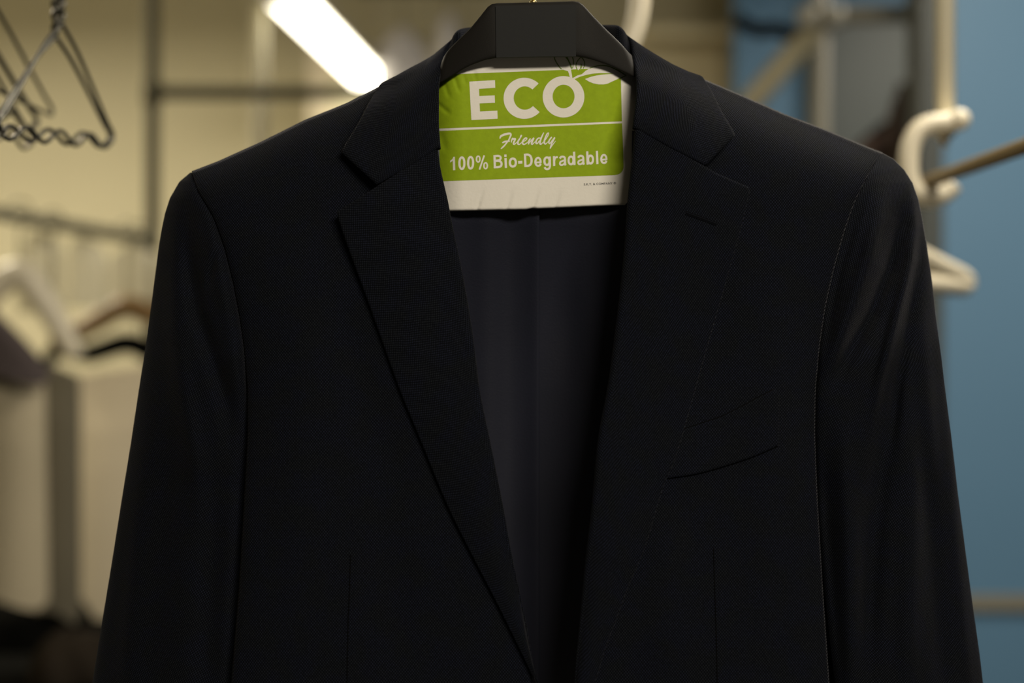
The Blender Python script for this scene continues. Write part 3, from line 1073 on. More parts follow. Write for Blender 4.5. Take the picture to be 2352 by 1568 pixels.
SO = 0.18
stroke('leaf_outline', [(1110, 428), (1300, 372), (1450, 360), (1600, 375), (1750, 430), (1900, 510), (2095, 630)], 2.1, M['darkgreen'], SO, c2)
stroke('leaf_outline', [(2100, 628), (2020, 660), (1935, 700)], 2.1, M['darkgreen'], SO, c2, 10)
stroke('leaf_outline', [(138, 60), (150, 130), (168, 190), (220, 290), (290, 390), (350, 455)], 2.1, M['darkgreen'], SO, c2)
stroke('leaf_outline', [(620, 60), (645, 130), (670, 210), (672, 320), (650, 430)], 2.0, M['darkgreen'], SO, c2)
stroke('leaf_outline', [(882, 120), (800, 210), (748, 310), (745, 390), (772, 455)], 2.0, M['darkgreen'], SO, c2)
stroke('leaf_outline', [(878, 120), (940, 200), (975, 290), (968, 370), (935, 435)], 2.0, M['darkgreen'], SO, c2)
poly_print('leaf_vein', [c2([(405, 60), (480, 60), (560, 230), (620, 360), (640, 440), (603, 440), (570, 330), (515, 215), (440, 115)])], M['darkgreen'], SO, 1.5)
poly_print('leaf_vein', [c2([(875, 285), (905, 360), (898, 410), (890, 440), (845, 440), (862, 385)])], M['darkgreen'], SO, 1.5)


def c5(x, y):
    return (1130 + x / 14.7, 290 + y / 14.7)


friendly = [
    [(272, 400, 40), (300, 335, 66), (400, 285, 74), (520, 253, 74), (615, 243, 62), (637, 285, 58), (608, 370, 50), (560, 470, 46), (490, 562, 46), (420, 650, 50), (360, 705, 50), (312, 752, 36)],
    [(365, 548, 50), (450, 514, 60), (530, 505, 56), (590, 500, 40)],
    [(650, 540, 26), (665, 470, 46), (700, 400, 34)],
    [(680, 430, 50), (735, 425, 66), (790, 425, 50), (760, 490, 56), (727, 570, 56), (742, 612, 42), (800, 575, 30), (850, 525, 22)],
    [(945, 405, 46), (885, 500, 55), (875, 585, 56), (910, 615, 44), (970, 575, 30), (1020, 525, 24)],
    [(990, 310, 54), (968, 362, 58)],
    [(1065, 515, 26), (1140, 470, 34), (1178, 405, 40), (1130, 395, 46), (1062, 465, 55), (1028, 555, 56), (1070, 612, 48), (1150, 580, 34), (1220, 520, 24)],
    [(1290, 425, 46), (1245, 500, 55), (1237, 595, 44)],
    [(1240, 585, 30), (1320, 485, 36), (1410, 400, 52), (1372, 480, 56), (1338, 570, 56), (1352, 615, 42), (1400, 575, 30), (1460, 520, 24)],
    [(1630, 395, 36), (1560, 405, 46), (1495, 490, 50), (1492, 575, 48), (1530, 580, 40), (1600, 490, 36)],
    [(1745, 220, 32), (1692, 330, 50), (1642, 450, 55), (1620, 565, 55), (1640, 612, 44), (1700, 565, 30), (1750, 515, 24)],
    [(1745, 520, 24), (1830, 415, 32), (1895, 300, 32), (1908, 222, 34), (1865, 250, 44), (1805, 370, 50), (1772, 480, 55), (1767, 560, 55), (1800, 600, 44), (1850, 565, 30), (1900, 515, 24)],
    [(2010, 370, 44), (1935, 470, 50), (1922, 555, 48), (1952, 582, 40), (2020, 500, 36), (2120, 380, 48), (2080, 450, 50), (2025, 560, 46), (1990, 660, 44), (1966, 745, 34)],
    [(1972, 735, 26), (2050, 620, 30), (2145, 500, 16)]]


def friendly_mesh():
    V_, F_ = [], []
    for st in friendly:
        P = np.array([c5(x, y) + (w / 14.7,) for x, y, w in st])
        Q = crv(P, max(12, 7 * len(P)))
        t = np.gradient(Q[:, :2], axis=0)
        t /= np.linalg.norm(t, axis=1)[:, None] + 1e-9
        nn = np.stack([-t[:, 1], t[:, 0]], 1)
        # round ends
        A = Q[:, :2] + nn * Q[:, 2:3] / 2
        B = Q[:, :2] - nn * Q[:, 2:3] / 2
        b0 = len(V_)
        k = len(Q)
        si = friendly.index(st) % 3
        of = LO + 0.03 * si + np.linspace(0, 0.02, k)
        V_ += [PP(x, y, f) for (x, y), f in zip(A, of)] + [PP(x, y, f) for (x, y), f in zip(B, of)]
        F_ += [(b0 + i, b0 + i + 1, b0 + k + i + 1, b0 + k + i) for i in range(k - 1)]
        for end, sg in ((0, -1), (k - 1, 1)):
            c = Q[end, :2]
            r = Q[end, 2] / 2
            ang0 = math.atan2(t[end, 1] * sg, t[end, 0] * sg)
            b1 = len(V_)
            fan = [c + r * np.array([math.cos(ang0 + a), math.sin(ang0 + a)]) for a in np.linspace(-math.pi / 2, math.pi / 2, 9)]
            V_ += [PP(x, y, of[end] + 0.004 * sg) for x, y in fan]
            F_.append(tuple(range(b1, b1 + 9)))
    return mesh('word_friendly', V_, F_)


obj('word_friendly', friendly_mesh(), M['paper'], paper, False)


def text_print(name, body, x0, x1, y0, y1, cap, mat, off, bold, spacing=1.0):
    """line of type: starts at (x0, y0) and ends at (x1, y1) on its baseline, capital height cap (px)"""
    cu = bpy.data.curves.new(name, 'FONT')
    cu.body = body
    cu.size = 1.0
    cu.offset = bold
    cu.space_character = spacing
    cu.resolution_u = 6
    to = bpy.data.objects.new(name + '_tmp', cu)
    col.objects.link(to)
    bpy.context.view_layer.update()
    dg = bpy.context.evaluated_depsgraph_get()
    me_ = bpy.data.meshes.new_from_object(to.evaluated_get(dg))
    bpy.data.objects.remove(to, do_unlink=True)
    bpy.data.curves.remove(cu)
    me_.name = name
    co = np.zeros(len(me_.vertices) * 3)
    me_.vertices.foreach_get('co', co)
    co = co.reshape(-1, 3)
    xa_, xb_ = co[:, 0].min(), co[:, 0].max()
    caph = 0.727 + 2 * bold
    fx = (co[:, 0] - xa_) / (xb_ - xa_)
    for i, v_ in enumerate(me_.vertices):
        px = x0 + (x1 - x0) * fx[i]
        hgt = (co[i, 1] + bold) / caph * cap
        py = y0 + (y1 - y0) * fx[i] - hgt
        px += hgt * (y1 - y0) / (x1 - x0)
        v_.co = PP(px, py, off)
    me_.update()
    me_.materials.clear()
    if sum(p.normal.y for p in me_.polygons) > 0:
        me_.flip_normals()
    return obj(name, me_, mat, paper, False)


def sign_line():
    """bold grotesque lettering 100% Bio-Degradable, drawn glyph by glyph"""
    A = lambda x, y: (1020 + x / 10.69, 340 + y / 10.69)
    B = lambda x, y: (1220 + x / 10.69, 330 + y / 10.69)
    cnt = [0]

    def lo():      # every stroke a hair above the last, so overlapping strokes never coincide
        cnt[0] += 1
        return LO + 0.018 * (cnt[0] % 5)

    def ring(f, cx, cy, rx, ry, irx, iry):
        def sup(a, b, m=48):
            pts = []
            for q in np.linspace(0, 2 * math.pi, m, endpoint=False):
                c, s_ = math.cos(q), math.sin(q)
                pts.append(f(cx + a * math.copysign(abs(c) ** 0.92, c), cy + b * math.copysign(abs(s_) ** 0.92, s_)))
            return pts
        poly_print('letter', [sup(rx, ry), sup(irx, iry)], M['paper'], lo(), 2.0)

    def st(f, pts, w, smooth=True):
        P = [f(*p) for p in pts]
        P = crv(P, 10 * len(P)) if (smooth and len(P) > 2) else lin(P, 8)
        k_ = lo()
        me_ = ribbon_mesh('letter', P, w / 10.69, lambda u, v: PP(u, v, k_))
        if sum(p.normal.y for p in me_.polygons) > 0:
            me_.flip_normals()
        obj('letter', me_, M['paper'], paper, False)
    poly_print('letter', [[A(*p) for p in ((228, 214), (265, 213), (275, 540), (220, 544), (213, 308), (150, 356), (148, 312), (205, 268))]], M['paper'], LO, 2.0)
    ring(A, 437, 370, 88, 168, 33, 112)
    ring(A, 651, 360, 88, 168, 33, 112)
    ring(A, 837, 270, 60, 90, 22, 52)
    st(A, [(987, 178), (868, 527)], 40)
    ring(A, 1020, 433, 60, 90, 22, 52)
    st(A, [(1238, 174), (1247, 496)], 56)
    st(A, [(1225, 198), (1330, 192), (1378, 210), (1390, 245), (1372, 285), (1325, 300), (1230, 312)], 50)
    st(A, [(1235, 322), (1335, 316), (1395, 340), (1411, 392), (1392, 445), (1335, 464), (1235, 470)], 52)
    st(A, [(1508, 246), (1519, 488)], 56)
    st(A, [(1505, 158), (1507, 216)], 56)
    ring(A, 1688, 355, 100, 125, 45, 70)
    st(A, [(1818, 351), (1922, 346)], 72)
    st(A, [(1985, 140), (1998, 466)], 56)
    st(A, [(1975, 166), (2055, 161), (2118, 195), (2148, 292), (2130, 388), (2075, 432), (1985, 440)], 54)
    for ox, oy in ((0, 0), (1617, -70)):
        e = lambda x, y, ox=ox, oy=oy: B(x + ox, y + oy)
        st(e, [(104, 462), (255, 452)], 42)
        st(e, [(231, 458), (226, 400), (200, 358), (168, 345), (128, 368), (106, 420), (106, 475), (130, 525), (172, 543), (212, 528), (234, 488)], 50)
    ring(B, 388, 428, 90, 118, 36, 66)
    st(B, [(456, 314), (462, 480), (458, 560), (440, 606), (395, 624), (350, 610), (332, 574)], 50)
    st(B, [(560, 304), (566, 546)], 54)
    st(B, [(572, 410), (582, 362), (610, 334), (655, 330)], 48)
    for ox, oy in ((0, 0), (450, -20)):
        a_ = lambda x, y, ox=ox, oy=oy: B(x + ox, y + oy)
        st(a_, [(706, 366), (728, 328), (775, 316), (818, 334), (830, 385), (832, 460), (838, 510), (846, 532)], 50)
        st(a_, [(826, 402), (770, 424), (722, 444), (706, 485), (722, 518), (758, 522), (800, 502), (828, 460)], 44)
    ring(B, 978, 410, 84, 120, 34, 68)
    st(B, [(1053, 196), (1064, 522)], 54)
    st(B, [(1376, 186), (1386, 512)], 54)
    ring(B, 1458, 388, 86, 122, 34, 68)
    st(B, [(1614, 176), (1627, 500)], 54)


sign_line()
text_print('text_line', 'S.K.Y. & COMPANY ©', 1341, 1415, 425.8, 423.0, 5.2, M['ink'], 0.05, 0.02, 1.08)

# ------------------------------------------------------------------ background: ceiling lamp
la, lb = at(648, -22, 3.45), at(1002, 372, 6.2)
dirv = (lb - la)
dirv.z = 0
dirv = dirv.normalized()
lamp_len = 1.7
lamp = empty('ceiling_lamp', la)
tag(lamp, 'long glowing fluorescent ceiling lamp sloping down behind the jacket shoulder', 'lamp')
lp0 = la
lp1 = la + dirv * lamp_len


def prism_along(name, p0, p1, prof):
    dv = (p1 - p0).normalized()
    sd = Vector((dv.y, -dv.x, 0)).normalized()
    V_ = []
    for p in (p0, p1):
        for (a, b) in prof:
            V_.append(p + sd * a + Vector((0, 0, b)))
    k = len(prof)
    F_ = [(i, (i + 1) % k, k + (i + 1) % k, k + i) for i in range(k)] + [tuple(range(k))[::-1], tuple(range(k, 2 * k))]
    me_ = mesh(name, V_, F_)
    bm = bmesh.new()
    bm.from_mesh(me_)
    bmesh.ops.recalc_face_normals(bm, faces=bm.faces[:])
    bm.to_mesh(me_)
    bm.free()
    return me_


diff = [(0.052 * math.cos(a), 0.040 * math.sin(a)) for a in np.linspace(math.pi, 2 * math.pi, 14)]
obj('diffuser', prism_along('diffuser', lp0, lp1, diff), M['tube'], lamp)
obj('housing', prism_along('housing', lp0, lp1, [(-0.058, 0.001), (0.058, 0.001), (0.058, 0.03), (0.03, 0.055), (-0.03, 0.055), (-0.058, 0.03)]), M['housing'], lamp, False)
for p, s_ in ((lp0, -1), (lp1, 1)):
    obj('end_cap', prism_along('end_cap', p + dirv * (s_ * 0.001), p + dirv * (s_ * 0.02), [(x * 1.06, y * 1.06 + 0.001) for x, y in diff] + [(0.058, 0.03), (0.03, 0.055), (-0.03, 0.055), (-0.058, 0.03)]), M['housing'], lamp, False)
for q in (0.2, 0.8):
    pt = lp0 + dirv * (lamp_len * q)
    obj('suspension_rod', tube_mesh('suspension_rod', [pt + Vector((0, 0, 0.05)), Vector((pt.x, pt.y, 2.85))], 0.006, 8), M['housing'], lamp)

# ------------------------------------------------------------------ background: wire hangers at upper left
wire_rail_z = 1.5 + 0.31 + 0.075


def wire_hanger(neck, ang, half, drop, label, wav=True, r=0.0019, tilt=0.0):
    root = empty('wire_hanger', neck)
    tag(root, label, 'hanger', 'wire hangers bunched on the rail at upper left')
    ca, sa = math.cos(ang), math.sin(ang)

    def P(x, z, y=0.0):
        return Vector((neck.x + x * ca - y * sa, neck.y + x * sa + y * ca, neck.z + z + tilt * x))
    # shoulder wires with rounded ends
    fr = [P(0, 0.0), P(half * 0.3, -drop * 0.24), P(half * 0.9, -drop * 0.86), P(half * 0.985, -drop * 0.93), P(half, -drop * 0.975), P(half * 0.985, -drop * 1.02), P(half * 0.95, -drop * 1.03)]
    fl = [P(0, 0.0), P(-half * 0.3, -drop * 0.24), P(-half * 0.9, -drop * 0.86), P(-half * 0.985, -drop * 0.93), P(-half, -drop * 0.975), P(-half * 0.985, -drop * 1.02), P(-half * 0.95, -drop * 1.03)]
    obj('shoulder_wire', tube_mesh('shoulder_wire', crv(np.array([tuple(p) for p in fr]), 36), r, 8), M['chrome'], root)
    obj('shoulder_wire', tube_mesh('shoulder_wire', crv(np.array([tuple(p) for p in fl]), 36), r, 8), M['chrome'], root)
    xs = np.linspace(-half * 0.95, half * 0.95, 90)
    am = 0.0055 if wav else 0.0
    bar = [P(x, -drop * 1.03 + am * math.sin((x - half * 0.95) / 0.0098)) for x in xs]
    obj('bottom_wire', tube_mesh('bottom_wire', bar, r, 8), M['chrome'], root)
    # twisted neck: two strands
    for k in (0, 1):
        tw = [P(0.0022 * math.cos(q * 9 + k * math.pi), 0.0 + q * 0.030, 0.0022 * math.sin(q * 9 + k * math.pi)) for q in np.linspace(0, 1, 30)]
        obj('neck_twist', tube_mesh('neck_twist', tw, r, 7), M['chrome'], root)
    R_ = 0.017
    hz = wire_rail_z - neck.z + 0.008
    hook = [P(0, 0.028), P(0, hz - R_ * 1.6), P(0.004, hz - R_ * 1.15)]
    for a in np.linspace(-0.25 * math.pi, 1.1 * math.pi, 14):
        hook.append(P(R_ * math.cos(a), hz - R_ + R_ * math.sin(a) + 0.0 if a > 0 else hz - R_ + R_ * math.sin(a)))
    obj('hook', tube_mesh('hook', crv(np.array([tuple(p) for p in hook]), 50), r, 8), M['chrome'], root)
    return root


wire_hanger(at(128, 84, 1.20), math.radians(80), 0.101, 0.082, 'front wire hanger with a wavy bottom bar, its end reaching furthest right', tilt=0.1)
wire_hanger(at(141, 52, 1.20), math.radians(83.5), 0.111, 0.094, 'wire hanger close behind the front one, shoulders running parallel to it', tilt=0.1)
wire_hanger(at(-60, -60, 1.20), math.radians(89.5), 0.20, 0.086, 'wire hanger at the left edge with a plain rounded end pointing right', False)
wire_hanger(at(-120, -40, 1.20), math.radians(85), 0.18, 0.092, 'thick wire hanger low at the left picture edge', True, 0.0028)
wire_hanger(at(-80, 60, 1.20), math.radians(87.5), 0.15, 0.078, 'wire hanger with the lowest wavy bar at the left edge', True)
tag(obj('wire_hanger_rail', tube_mesh('wire_hanger_rail', [(-1.1, 1.2, wire_rail_z - 0.0085), (-0.2, 1.2, wire_rail_z - 0.0085)], 0.006, 12), M['chrome']), 'chrome rail carrying the bunched wire hangers', 'rail')

# ------------------------------------------------------------------ background: pipe rack behind, left
rack = empty('pipe_rack', at(350, 784, 2.9))
tag(rack, 'olive steel pipe rack with a post and a crossbar behind the left shoulder', 'rack')
zt = 2.84
b0 = at(350, 210, 2.9)
obj('post', tube_mesh('post', [(b0.x, 2.9, 0.0), (b0.x, 2.9, zt)], 0.0145, 14), M['steel'], rack)
e0, e1 = at(350, 212, 2.9), at(905, 214, 2.9)
obj('crossbar', tube_mesh('crossbar', [e0, e1], 0.014, 14), M['steel'], rack)
obj('clamp', tube_mesh('clamp', [e0 + Vector((0, 0, -0.024)), e0 + Vector((0, 0, 0.024))], 0.0185, 14), M['steel'], rack)
b1 = at(597, 210, 3.6)
rack2 = empty('pipe_post', at(597, 784, 3.6))
tag(rack2, 'faint steel pipe post further back beside the glowing lamp', 'post')
obj('pipe', tube_mesh('pipe', [(b1.x, 3.6, 0.0), (b1.x, 3.6, zt)], 0.019, 14), M['tanpipe'], rack2)
obj('foot_plate', tube_mesh('foot_plate', [(b1.x, 3.6, 0.001), (b1.x, 3.6, 0.012)], 0.06, 20), M['tanpipe'], rack2)
# pale upright cabinet edge
cab = empty('wall_cabinet', at(760, 784, 4.7))
tag(cab, 'pale upright locker below the glowing lamp', 'locker')
xa, xb = at(708, 0, 4.7).x, at(756, 0, 4.7).x
obj('body', box_mesh('body', xa, xb + 0.35, 4.7, 5.15, 0, at(0, 118, 4.7).z, 0.006), M['wall'], cab, False)
obj('door', box_mesh('door', xa + 0.002, xb, 4.682, 4.699, 0.05, at(0, 128, 4.7).z, 0.004), M['cream'], cab, False)

# ------------------------------------------------------------------ background: sloping garment rail at left with clothes
r0, r1 = at(-160, 462, 2.25), at(350, 553, 2.884)
gr = empty('garment_rail', (r0 + r1) / 2)
tag(gr, 'olive garment rail running back at left above the bagged clothes', 'rail')
obj('rail_pipe', tube_mesh('rail_pipe', [r0, r1], 0.0125, 14), M['olivepipe'], gr)
for q in (0.0,):
    p = r0.lerp(r1, q)
    obj('drop_rod', tube_mesh('drop_rod', [Vector((p.x, p.y, 2.85)), p], 0.008, 12), M['steel'], gr)


def rail_pt(q):
    return r0.lerp(r1, q)


def hang_cloth(name, label, cat, cx, Y, ztop, zbot, w_top, w_bot, depth, mat, folds, amp, ang=0.0, hook_z=None, hanger_mat=None, slope=0.10, group=None):
    """closed hanging garment: front and back with soft vertical folds and sloping shoulders"""
    root = empty(name, Vector((cx, Y, zbot)))
    tag(root, label, cat, group)
    m, n = 40, 96
    V_ = []
    ca, sa = math.cos(ang), math.sin(ang)
    ph0 = random.random() * 6
    for i in range(m):
        q = i / (m - 1)
        for j in range(n):
            a = 2 * math.pi * j / n
            w = w_top + (w_bot - w_top) * q
            x = math.copysign(abs(math.cos(a)) ** 0.75, math.cos(a)) * w / 2
            y = math.copysign(abs(math.sin(a)) ** 0.75, math.sin(a)) * depth / 2 * (0.35 + 0.65 * min(1, q * 5))
            y += amp * min(1, q * 3) * math.sin(x * folds + ph0 + 0.7 * q) * (1 if math.sin(a) < 0 else 0.6)
            sl = slope * (abs(x) / (w / 2)) ** 1.3 * (1 - q)
            z = ztop - sl - (ztop - zbot) * q + 0.012 * math.sin(3 * a) * q
            V_.append((cx + x * ca - y * sa, Y + x * sa + y * ca, z))
    F_ = []
    for i in range(m - 1):
        for j in range(n):
            j2 = (j + 1) % n
            F_.append((i * n + j, i * n + j2, (i + 1) * n + j2, (i + 1) * n + j))
    V_.append((cx, Y, ztop + 0.002))
    t = len(V_) - 1
    for j in range(n):
        F_.append((j, t, (j + 1) % n))
    obj('cloth', mesh('cloth', V_, F_), mat, root)
    if hook_z is not None:
        pts = [Vector((cx, Y, ztop - 0.01)), Vector((cx, Y, hook_z - 0.035)), Vector((cx + 0.004, Y, hook_z - 0.024))]
        for a in np.linspace(-0.2 * math.pi, math.pi, 10):
            pts.append(Vector((cx + 0.018 * math.cos(a), Y, hook_z - 0.008 + 0.018 * math.sin(a))))
        obj('hook', tube_mesh('hook', crv(np.array([tuple(p) for p in pts]), 40), 0.0022, 8), hanger_mat or M['chrome'], root)
    return root


def rail_q(px):
    """parameter of the rail point seen at picture column px"""
    lo_, hi_ = -0.2, 1.0
    for _ in range(50):
        m_ = 0.5 * (lo_ + hi_)
        p_ = rail_pt(m_)
        if p_.x / p_.y * F + 1176 < px:
            lo_ = m_
        else:
            hi_ = m_
    return rail_pt(0.5 * (lo_ + hi_))


# cream garments hanging low
pb = rail_q(318)
p = at(418, 800, pb.y)
hang_cloth('cream_garment', 'cream garment under the black contoured hanger, next to the jacket sleeve', 'garment', p.x, pb.y, at(0, 832, pb.y).z, at(0, 1520, pb.y).z, 0.455, 0.45, 0.07, M['cream'], 26, 0.012, slope=0.03)
p = rail_q(-60)
hang_cloth('cream_garment', 'duller beige garment below the plum cloth at the left picture edge', 'garment', p.x, p.y, at(0, 800, p.y).z, at(0, 1378, p.y).z, 0.235, 0.245, 0.07, M['beige'], 40, 0.010, slope=0.03, hook_z=p.z + 0.0125)
p = rail_q(120)  # dull cloth added so the gap between the garments stays dark
hang_cloth('dark_gap_cloth', 'dull olive cloth added to darken the gap between the two cream garments', 'garment', p.x, p.y, at(0, 840, p.y).z, at(0, 1412, p.y).z, 0.10, 0.10, 0.05, M['olive'], 40, 0.006, slope=0.02, hook_z=p.z + 0.0125)
# plum cloth in front of the left cream one
p = rail_q(-98)
hang_cloth('plum_cloth', 'dark plum garment with a sloping shoulder at the left edge', 'garment', p.x, p.y - 0.01, at(0, 655, p.y).z, at(0, 866, p.y).z, 0.27, 0.31, 0.06, M['plum'], 30, 0.008, slope=0.115, hook_z=p.z + 0.0125)


def arc_hanger(name, label, pts, Y, r, mat, hook_top=None, hookmat=None, flat=1.0):
    if hook_top is not None:
        Y = rail_q(hook_top[0]).y
        r = r * Y / 2.35
    root = empty(name, at(pts[len(pts) // 2][0], pts[len(pts) // 2][1], Y))
    tag(root, label, 'hanger')
    P = [at(x, y, Y) for x, y in pts]
    n = 60
    W = crv(np.array([tuple(q) for q in P]), n)
    rr = [r * (0.55 + 0.45 * math.sin(math.pi * min(1, max(0, (i + 3) / (n + 5))))) for i in range(n)]
    obj('arms', tube_mesh('arms', W, rr, 12, flat=flat), mat, root)
    if hook_top is not None:
        hx, hy = hook_top
        b = at(hx, hy, Y)
        top = rail_q(hx).z + 0.0205
        g = [b, Vector((b.x, Y, top - 0.05)), Vector((b.x + 0.006, Y, top - 0.03))]
        for a in np.linspace(-0.2 * math.pi, math.pi, 9):
            g.append(Vector((b.x + 0.02 * math.cos(a), Y, top - 0.012 + 0.02 * math.sin(a))))
        obj('hook', tube_mesh('hook', crv(np.array([tuple(q) for q in g]), 40), 0.002, 8), hookmat or M['chrome'], root)
    return root


arc_hanger('contoured_hanger', 'black contoured hanger above the cream garment beside the sleeve', [(105, 838), (128, 806), (165, 806), (205, 812), (245, 800), (290, 788), (330, 800), (370, 832), (420, 850), (500, 860), (560, 866)], 2.32, 0.0185, M['black'], (318, 794))
arc_hanger('wooden_hanger', 'brown wooden hanger above the black contoured one at left', [(120, 792), (165, 768), (215, 742), (262, 714), (292, 704), (330, 716), (400, 750), (470, 784)], 2.48, 0.019, M['wood'], (292, 704))
arc_hanger('padded_hanger', 'ivory padded hanger arm slanting down at left between plum and brown', [(-130, 800), (-60, 720), (0, 650), (48, 628), (85, 668), (120, 722), (150, 775), (176, 818)], 2.27, 0.024, M['white'], (45, 630))


def garment_bag(label, x0, x1, Y, y0, y1, seed):
    root = empty('garment_bag', at((x0 + x1) / 2, y1, Y))
    tag(root, label, 'garment bag', 'clear garment bags on the sloping rail')
    random.seed(seed)
    n, m = 70, 24
    w = at(x1, 0, Y).x - at(x0, 0, Y).x
    cx = at((x0 + x1) / 2, 0, Y).x
    zt_, zb_ = at(0, y0, Y).z, at(0, y1, Y).z
    ph = [random.random() * 6 for _ in range(3)]
    V_ = []
    for i in range(m):
        q = i / (m - 1)
        for j in range(n):
            a = 2 * math.pi * j / n
            x = math.cos(a) * w / 2 * (0.75 + 0.25 * min(1, q * 4))
            y = math.sin(a) * 0.03 + 0.008 * math.sin(x * 55 + ph[0]) + 0.005 * math.sin(x * 120 + ph[1] + q)
            V_.append((cx + x, Y + y, zt_ - (zt_ - zb_) * q - 0.03 * (abs(x) / (w / 2)) * (1 - q)))
    F_ = []
    for i in range(m - 1):
        for j in range(n):
            j2 = (j + 1) % n
            F_.append((i * n + j, i * n + j2, (i + 1) * n + j2, (i + 1) * n + j))
    obj('film', mesh('film', V_, F_), M['film'], root)
    g = [Vector((cx, Y, zt_ - 0.03)), Vector((cx, Y, zt_ + 0.01))]
    obj('neck_tie', tube_mesh('neck_tie', g, 0.006, 10), M['film'], root)
    return root


garment_bag('clear plastic garment bag nearest the left picture edge on the sloping rail', 40, 150, 2.62, 530, 720, 1)
garment_bag('middle clear plastic garment bag under the sloping rail', 140, 250, 2.72, 545, 705, 2)
garment_bag('clear plastic garment bag touching the jacket sleeve outline', 245, 380, 2.85, 560, 690, 3)

# dark counter with piled clothes at lower left
YC0, YC1 = 2.12, 2.80
ct = empty('counter', at(60, 784, 2.5))
tag(ct, 'black counter at lower left beneath the cream garments', 'counter')
zc = 0.955
xa, xb = -1.6, -0.25
obj('counter_top', box_mesh('counter_top', xa, xb, YC0, YC1, zc - 0.03, zc, 0.004), M['black'], ct, False)
obj('counter_front', box_mesh('counter_front', xa + 0.02, xb - 0.02, YC0 + 0.03, YC0 + 0.05, 0, zc - 0.031, 0.002), M['black'], ct, False)
obj('counter_side', box_mesh('counter_side', xb - 0.04, xb - 0.02, YC0 + 0.051, YC1 - 0.02, 0, zc - 0.031, 0.002), M['black'], ct, False)


def heap(name, label, cx, Y, z, rx, ry, rz, mat, seed):
    random.seed(seed)
    ph = [random.random() * 6 for _ in range(6)]
    V_, F_ = [], []
    m, n = 18, 48
    for i in range(m):
        q = i / (m - 1)
        for j in range(n):
            a = 2 * math.pi * j / n
            s = math.cos(q * math.pi / 2) ** 0.6
            k = 1 + 0.10 * math.sin(3 * a + ph[0]) + 0.06 * math.sin(7 * a + ph[1] + 4 * q)
            V_.append((cx + rx * s * k * math.cos(a), Y + ry * s * k * math.sin(a), z + rz * math.sin(q * math.pi / 2) * (1 + 0.08 * math.sin(2 * a + ph[2]))))
    for i in range(m - 1):
        for j in range(n):
            j2 = (j + 1) % n
            F_.append((i * n + j, i * n + j2, (i + 1) * n + j2, (i + 1) * n + j))
    F_.append(tuple(reversed(range(n))))
    return tag(obj(name, mesh(name, V_, F_), mat), label, 'clothes')


pc = at(25, 0, 2.5)
heap('folded_clothes', 'dark heap of clothes on the counter at the left edge', at(20, 0, 2.5).x, 2.60, zc, 0.11, 0.11, 0.084, M['black'], 3)
heap('folded_clothes', 'brownish folded cloth on the counter beside the sleeve', at(150, 0, 2.25).x, 2.30, zc, 0.07, 0.08, 0.075, M['darkcloth'], 4)
heap('folded_clothes', 'black folded cloth on the counter behind the brownish one', at(290, 0, 2.6).x, 2.62, zc, 0.08, 0.09, 0.034, M['black'], 5)

# ------------------------------------------------------------------ background: grey-white shirts far behind the lamp
rl = empty('far_rail', at(960, 20, 4.4))
tag(rl, 'far overhead rail with the grey-white shirts', 'rail')
zfr = at(0, -25, 4.4).z
obj('rail_pipe', tube_mesh('rail_pipe', [(at(820, 0, 4.4).x, 4.4, zfr), (at(1130, 0, 4.4).x, 4.4, zfr)], 0.012, 12), M['steel'], rl)
for q in (820, 1130):
    obj('drop_rod', tube_mesh('drop_rod', [(at(q, 0, 4.4).x, 4.4, zfr), (at(q, 0, 4.4).x, 4.4, 2.85)], 0.008, 8), M['steel'], rl)
hang_cloth('hanging_shirt', 'grey-white shirt hanging far behind, between lamp and hanger', 'shirt', at(925, 0, 4.4).x, 4.4, at(0, 62, 4.4).z, at(0, 560, 4.4).z, 0.16, 0.18, 0.10, M['shirt'], 60, 0.010, hook_z=zfr + 0.014, slope=0.08, group='shirts on the far rail')
hang_cloth('hanging_shirt', 'smaller pale shirt right beside the hanger top, far behind', 'shirt', at(1032, 0, 4.4).x, 4.4, at(0, 28, 4.4).z, at(0, 500, 4.4).z, 0.07, 0.09, 0.08, M['shirt'], 70, 0.008, hook_z=zfr + 0.014, slope=0.05, group='shirts on the far rail')

# ------------------------------------------------------------------ background right: suspended pole, bracket, rail, white hanger
YQ = 1.56
pole = empty('suspended_pole', at(2171, 300, YQ))
tag(pole, 'ivory pole hanging down at the right with a rounded foot', 'pole')
pt = at(2171, 300, YQ)
obj('pole_tube', tube_mesh('pole_tube', [(pt.x, YQ, at(0, 296, YQ).z), (pt.x, YQ, 2.84)], 0.0105, 18), M['whitepipe'], pole)
obj('pole_foot', tube_mesh('pole_foot', [(pt.x, YQ, at(0, 262, YQ).z), (pt.x, YQ, at(0, 295, YQ).z), (pt.x, YQ, at(0, 312, YQ).z), (pt.x, YQ, at(0, 322, YQ).z)], [0.0128, 0.0128, 0.0105, 0.004], 18), M['white'], pole)
obj('foot_screw', tube_mesh('foot_screw', [(pt.x, YQ, at(0, 321, YQ).z), (pt.x, YQ, at(0, 336, YQ).z)], 0.004, 12), M['brownpipe'], pole)
brk = empty('rail_bracket', at(2100, 380, YQ))
tag(brk, 'ivory C-shaped bracket holding the brown rail below the pole', 'bracket')
cp = [at(x, y, YQ - 0.026) for x, y in ((2206, 276), (2175, 281), (2140, 285), (2112, 298), (2093, 330), (2087, 375), (2092, 420), (2112, 446), (2142, 453), (2172, 442), (2188, 424))]
obj('bracket_tube', tube_mesh('bracket_tube', crv(np.array([tuple(q) for q in cp]), 70), 0.0108, 16), M['white'], brk)
kn = at(2203, 275, YQ - 0.03)
V_ = bmesh.new()
bmesh.ops.create_uvsphere(V_, u_segments=20, v_segments=12, radius=0.0118, matrix=Matrix.Translation(kn))
mk = bpy.data.meshes.new('end_knob')
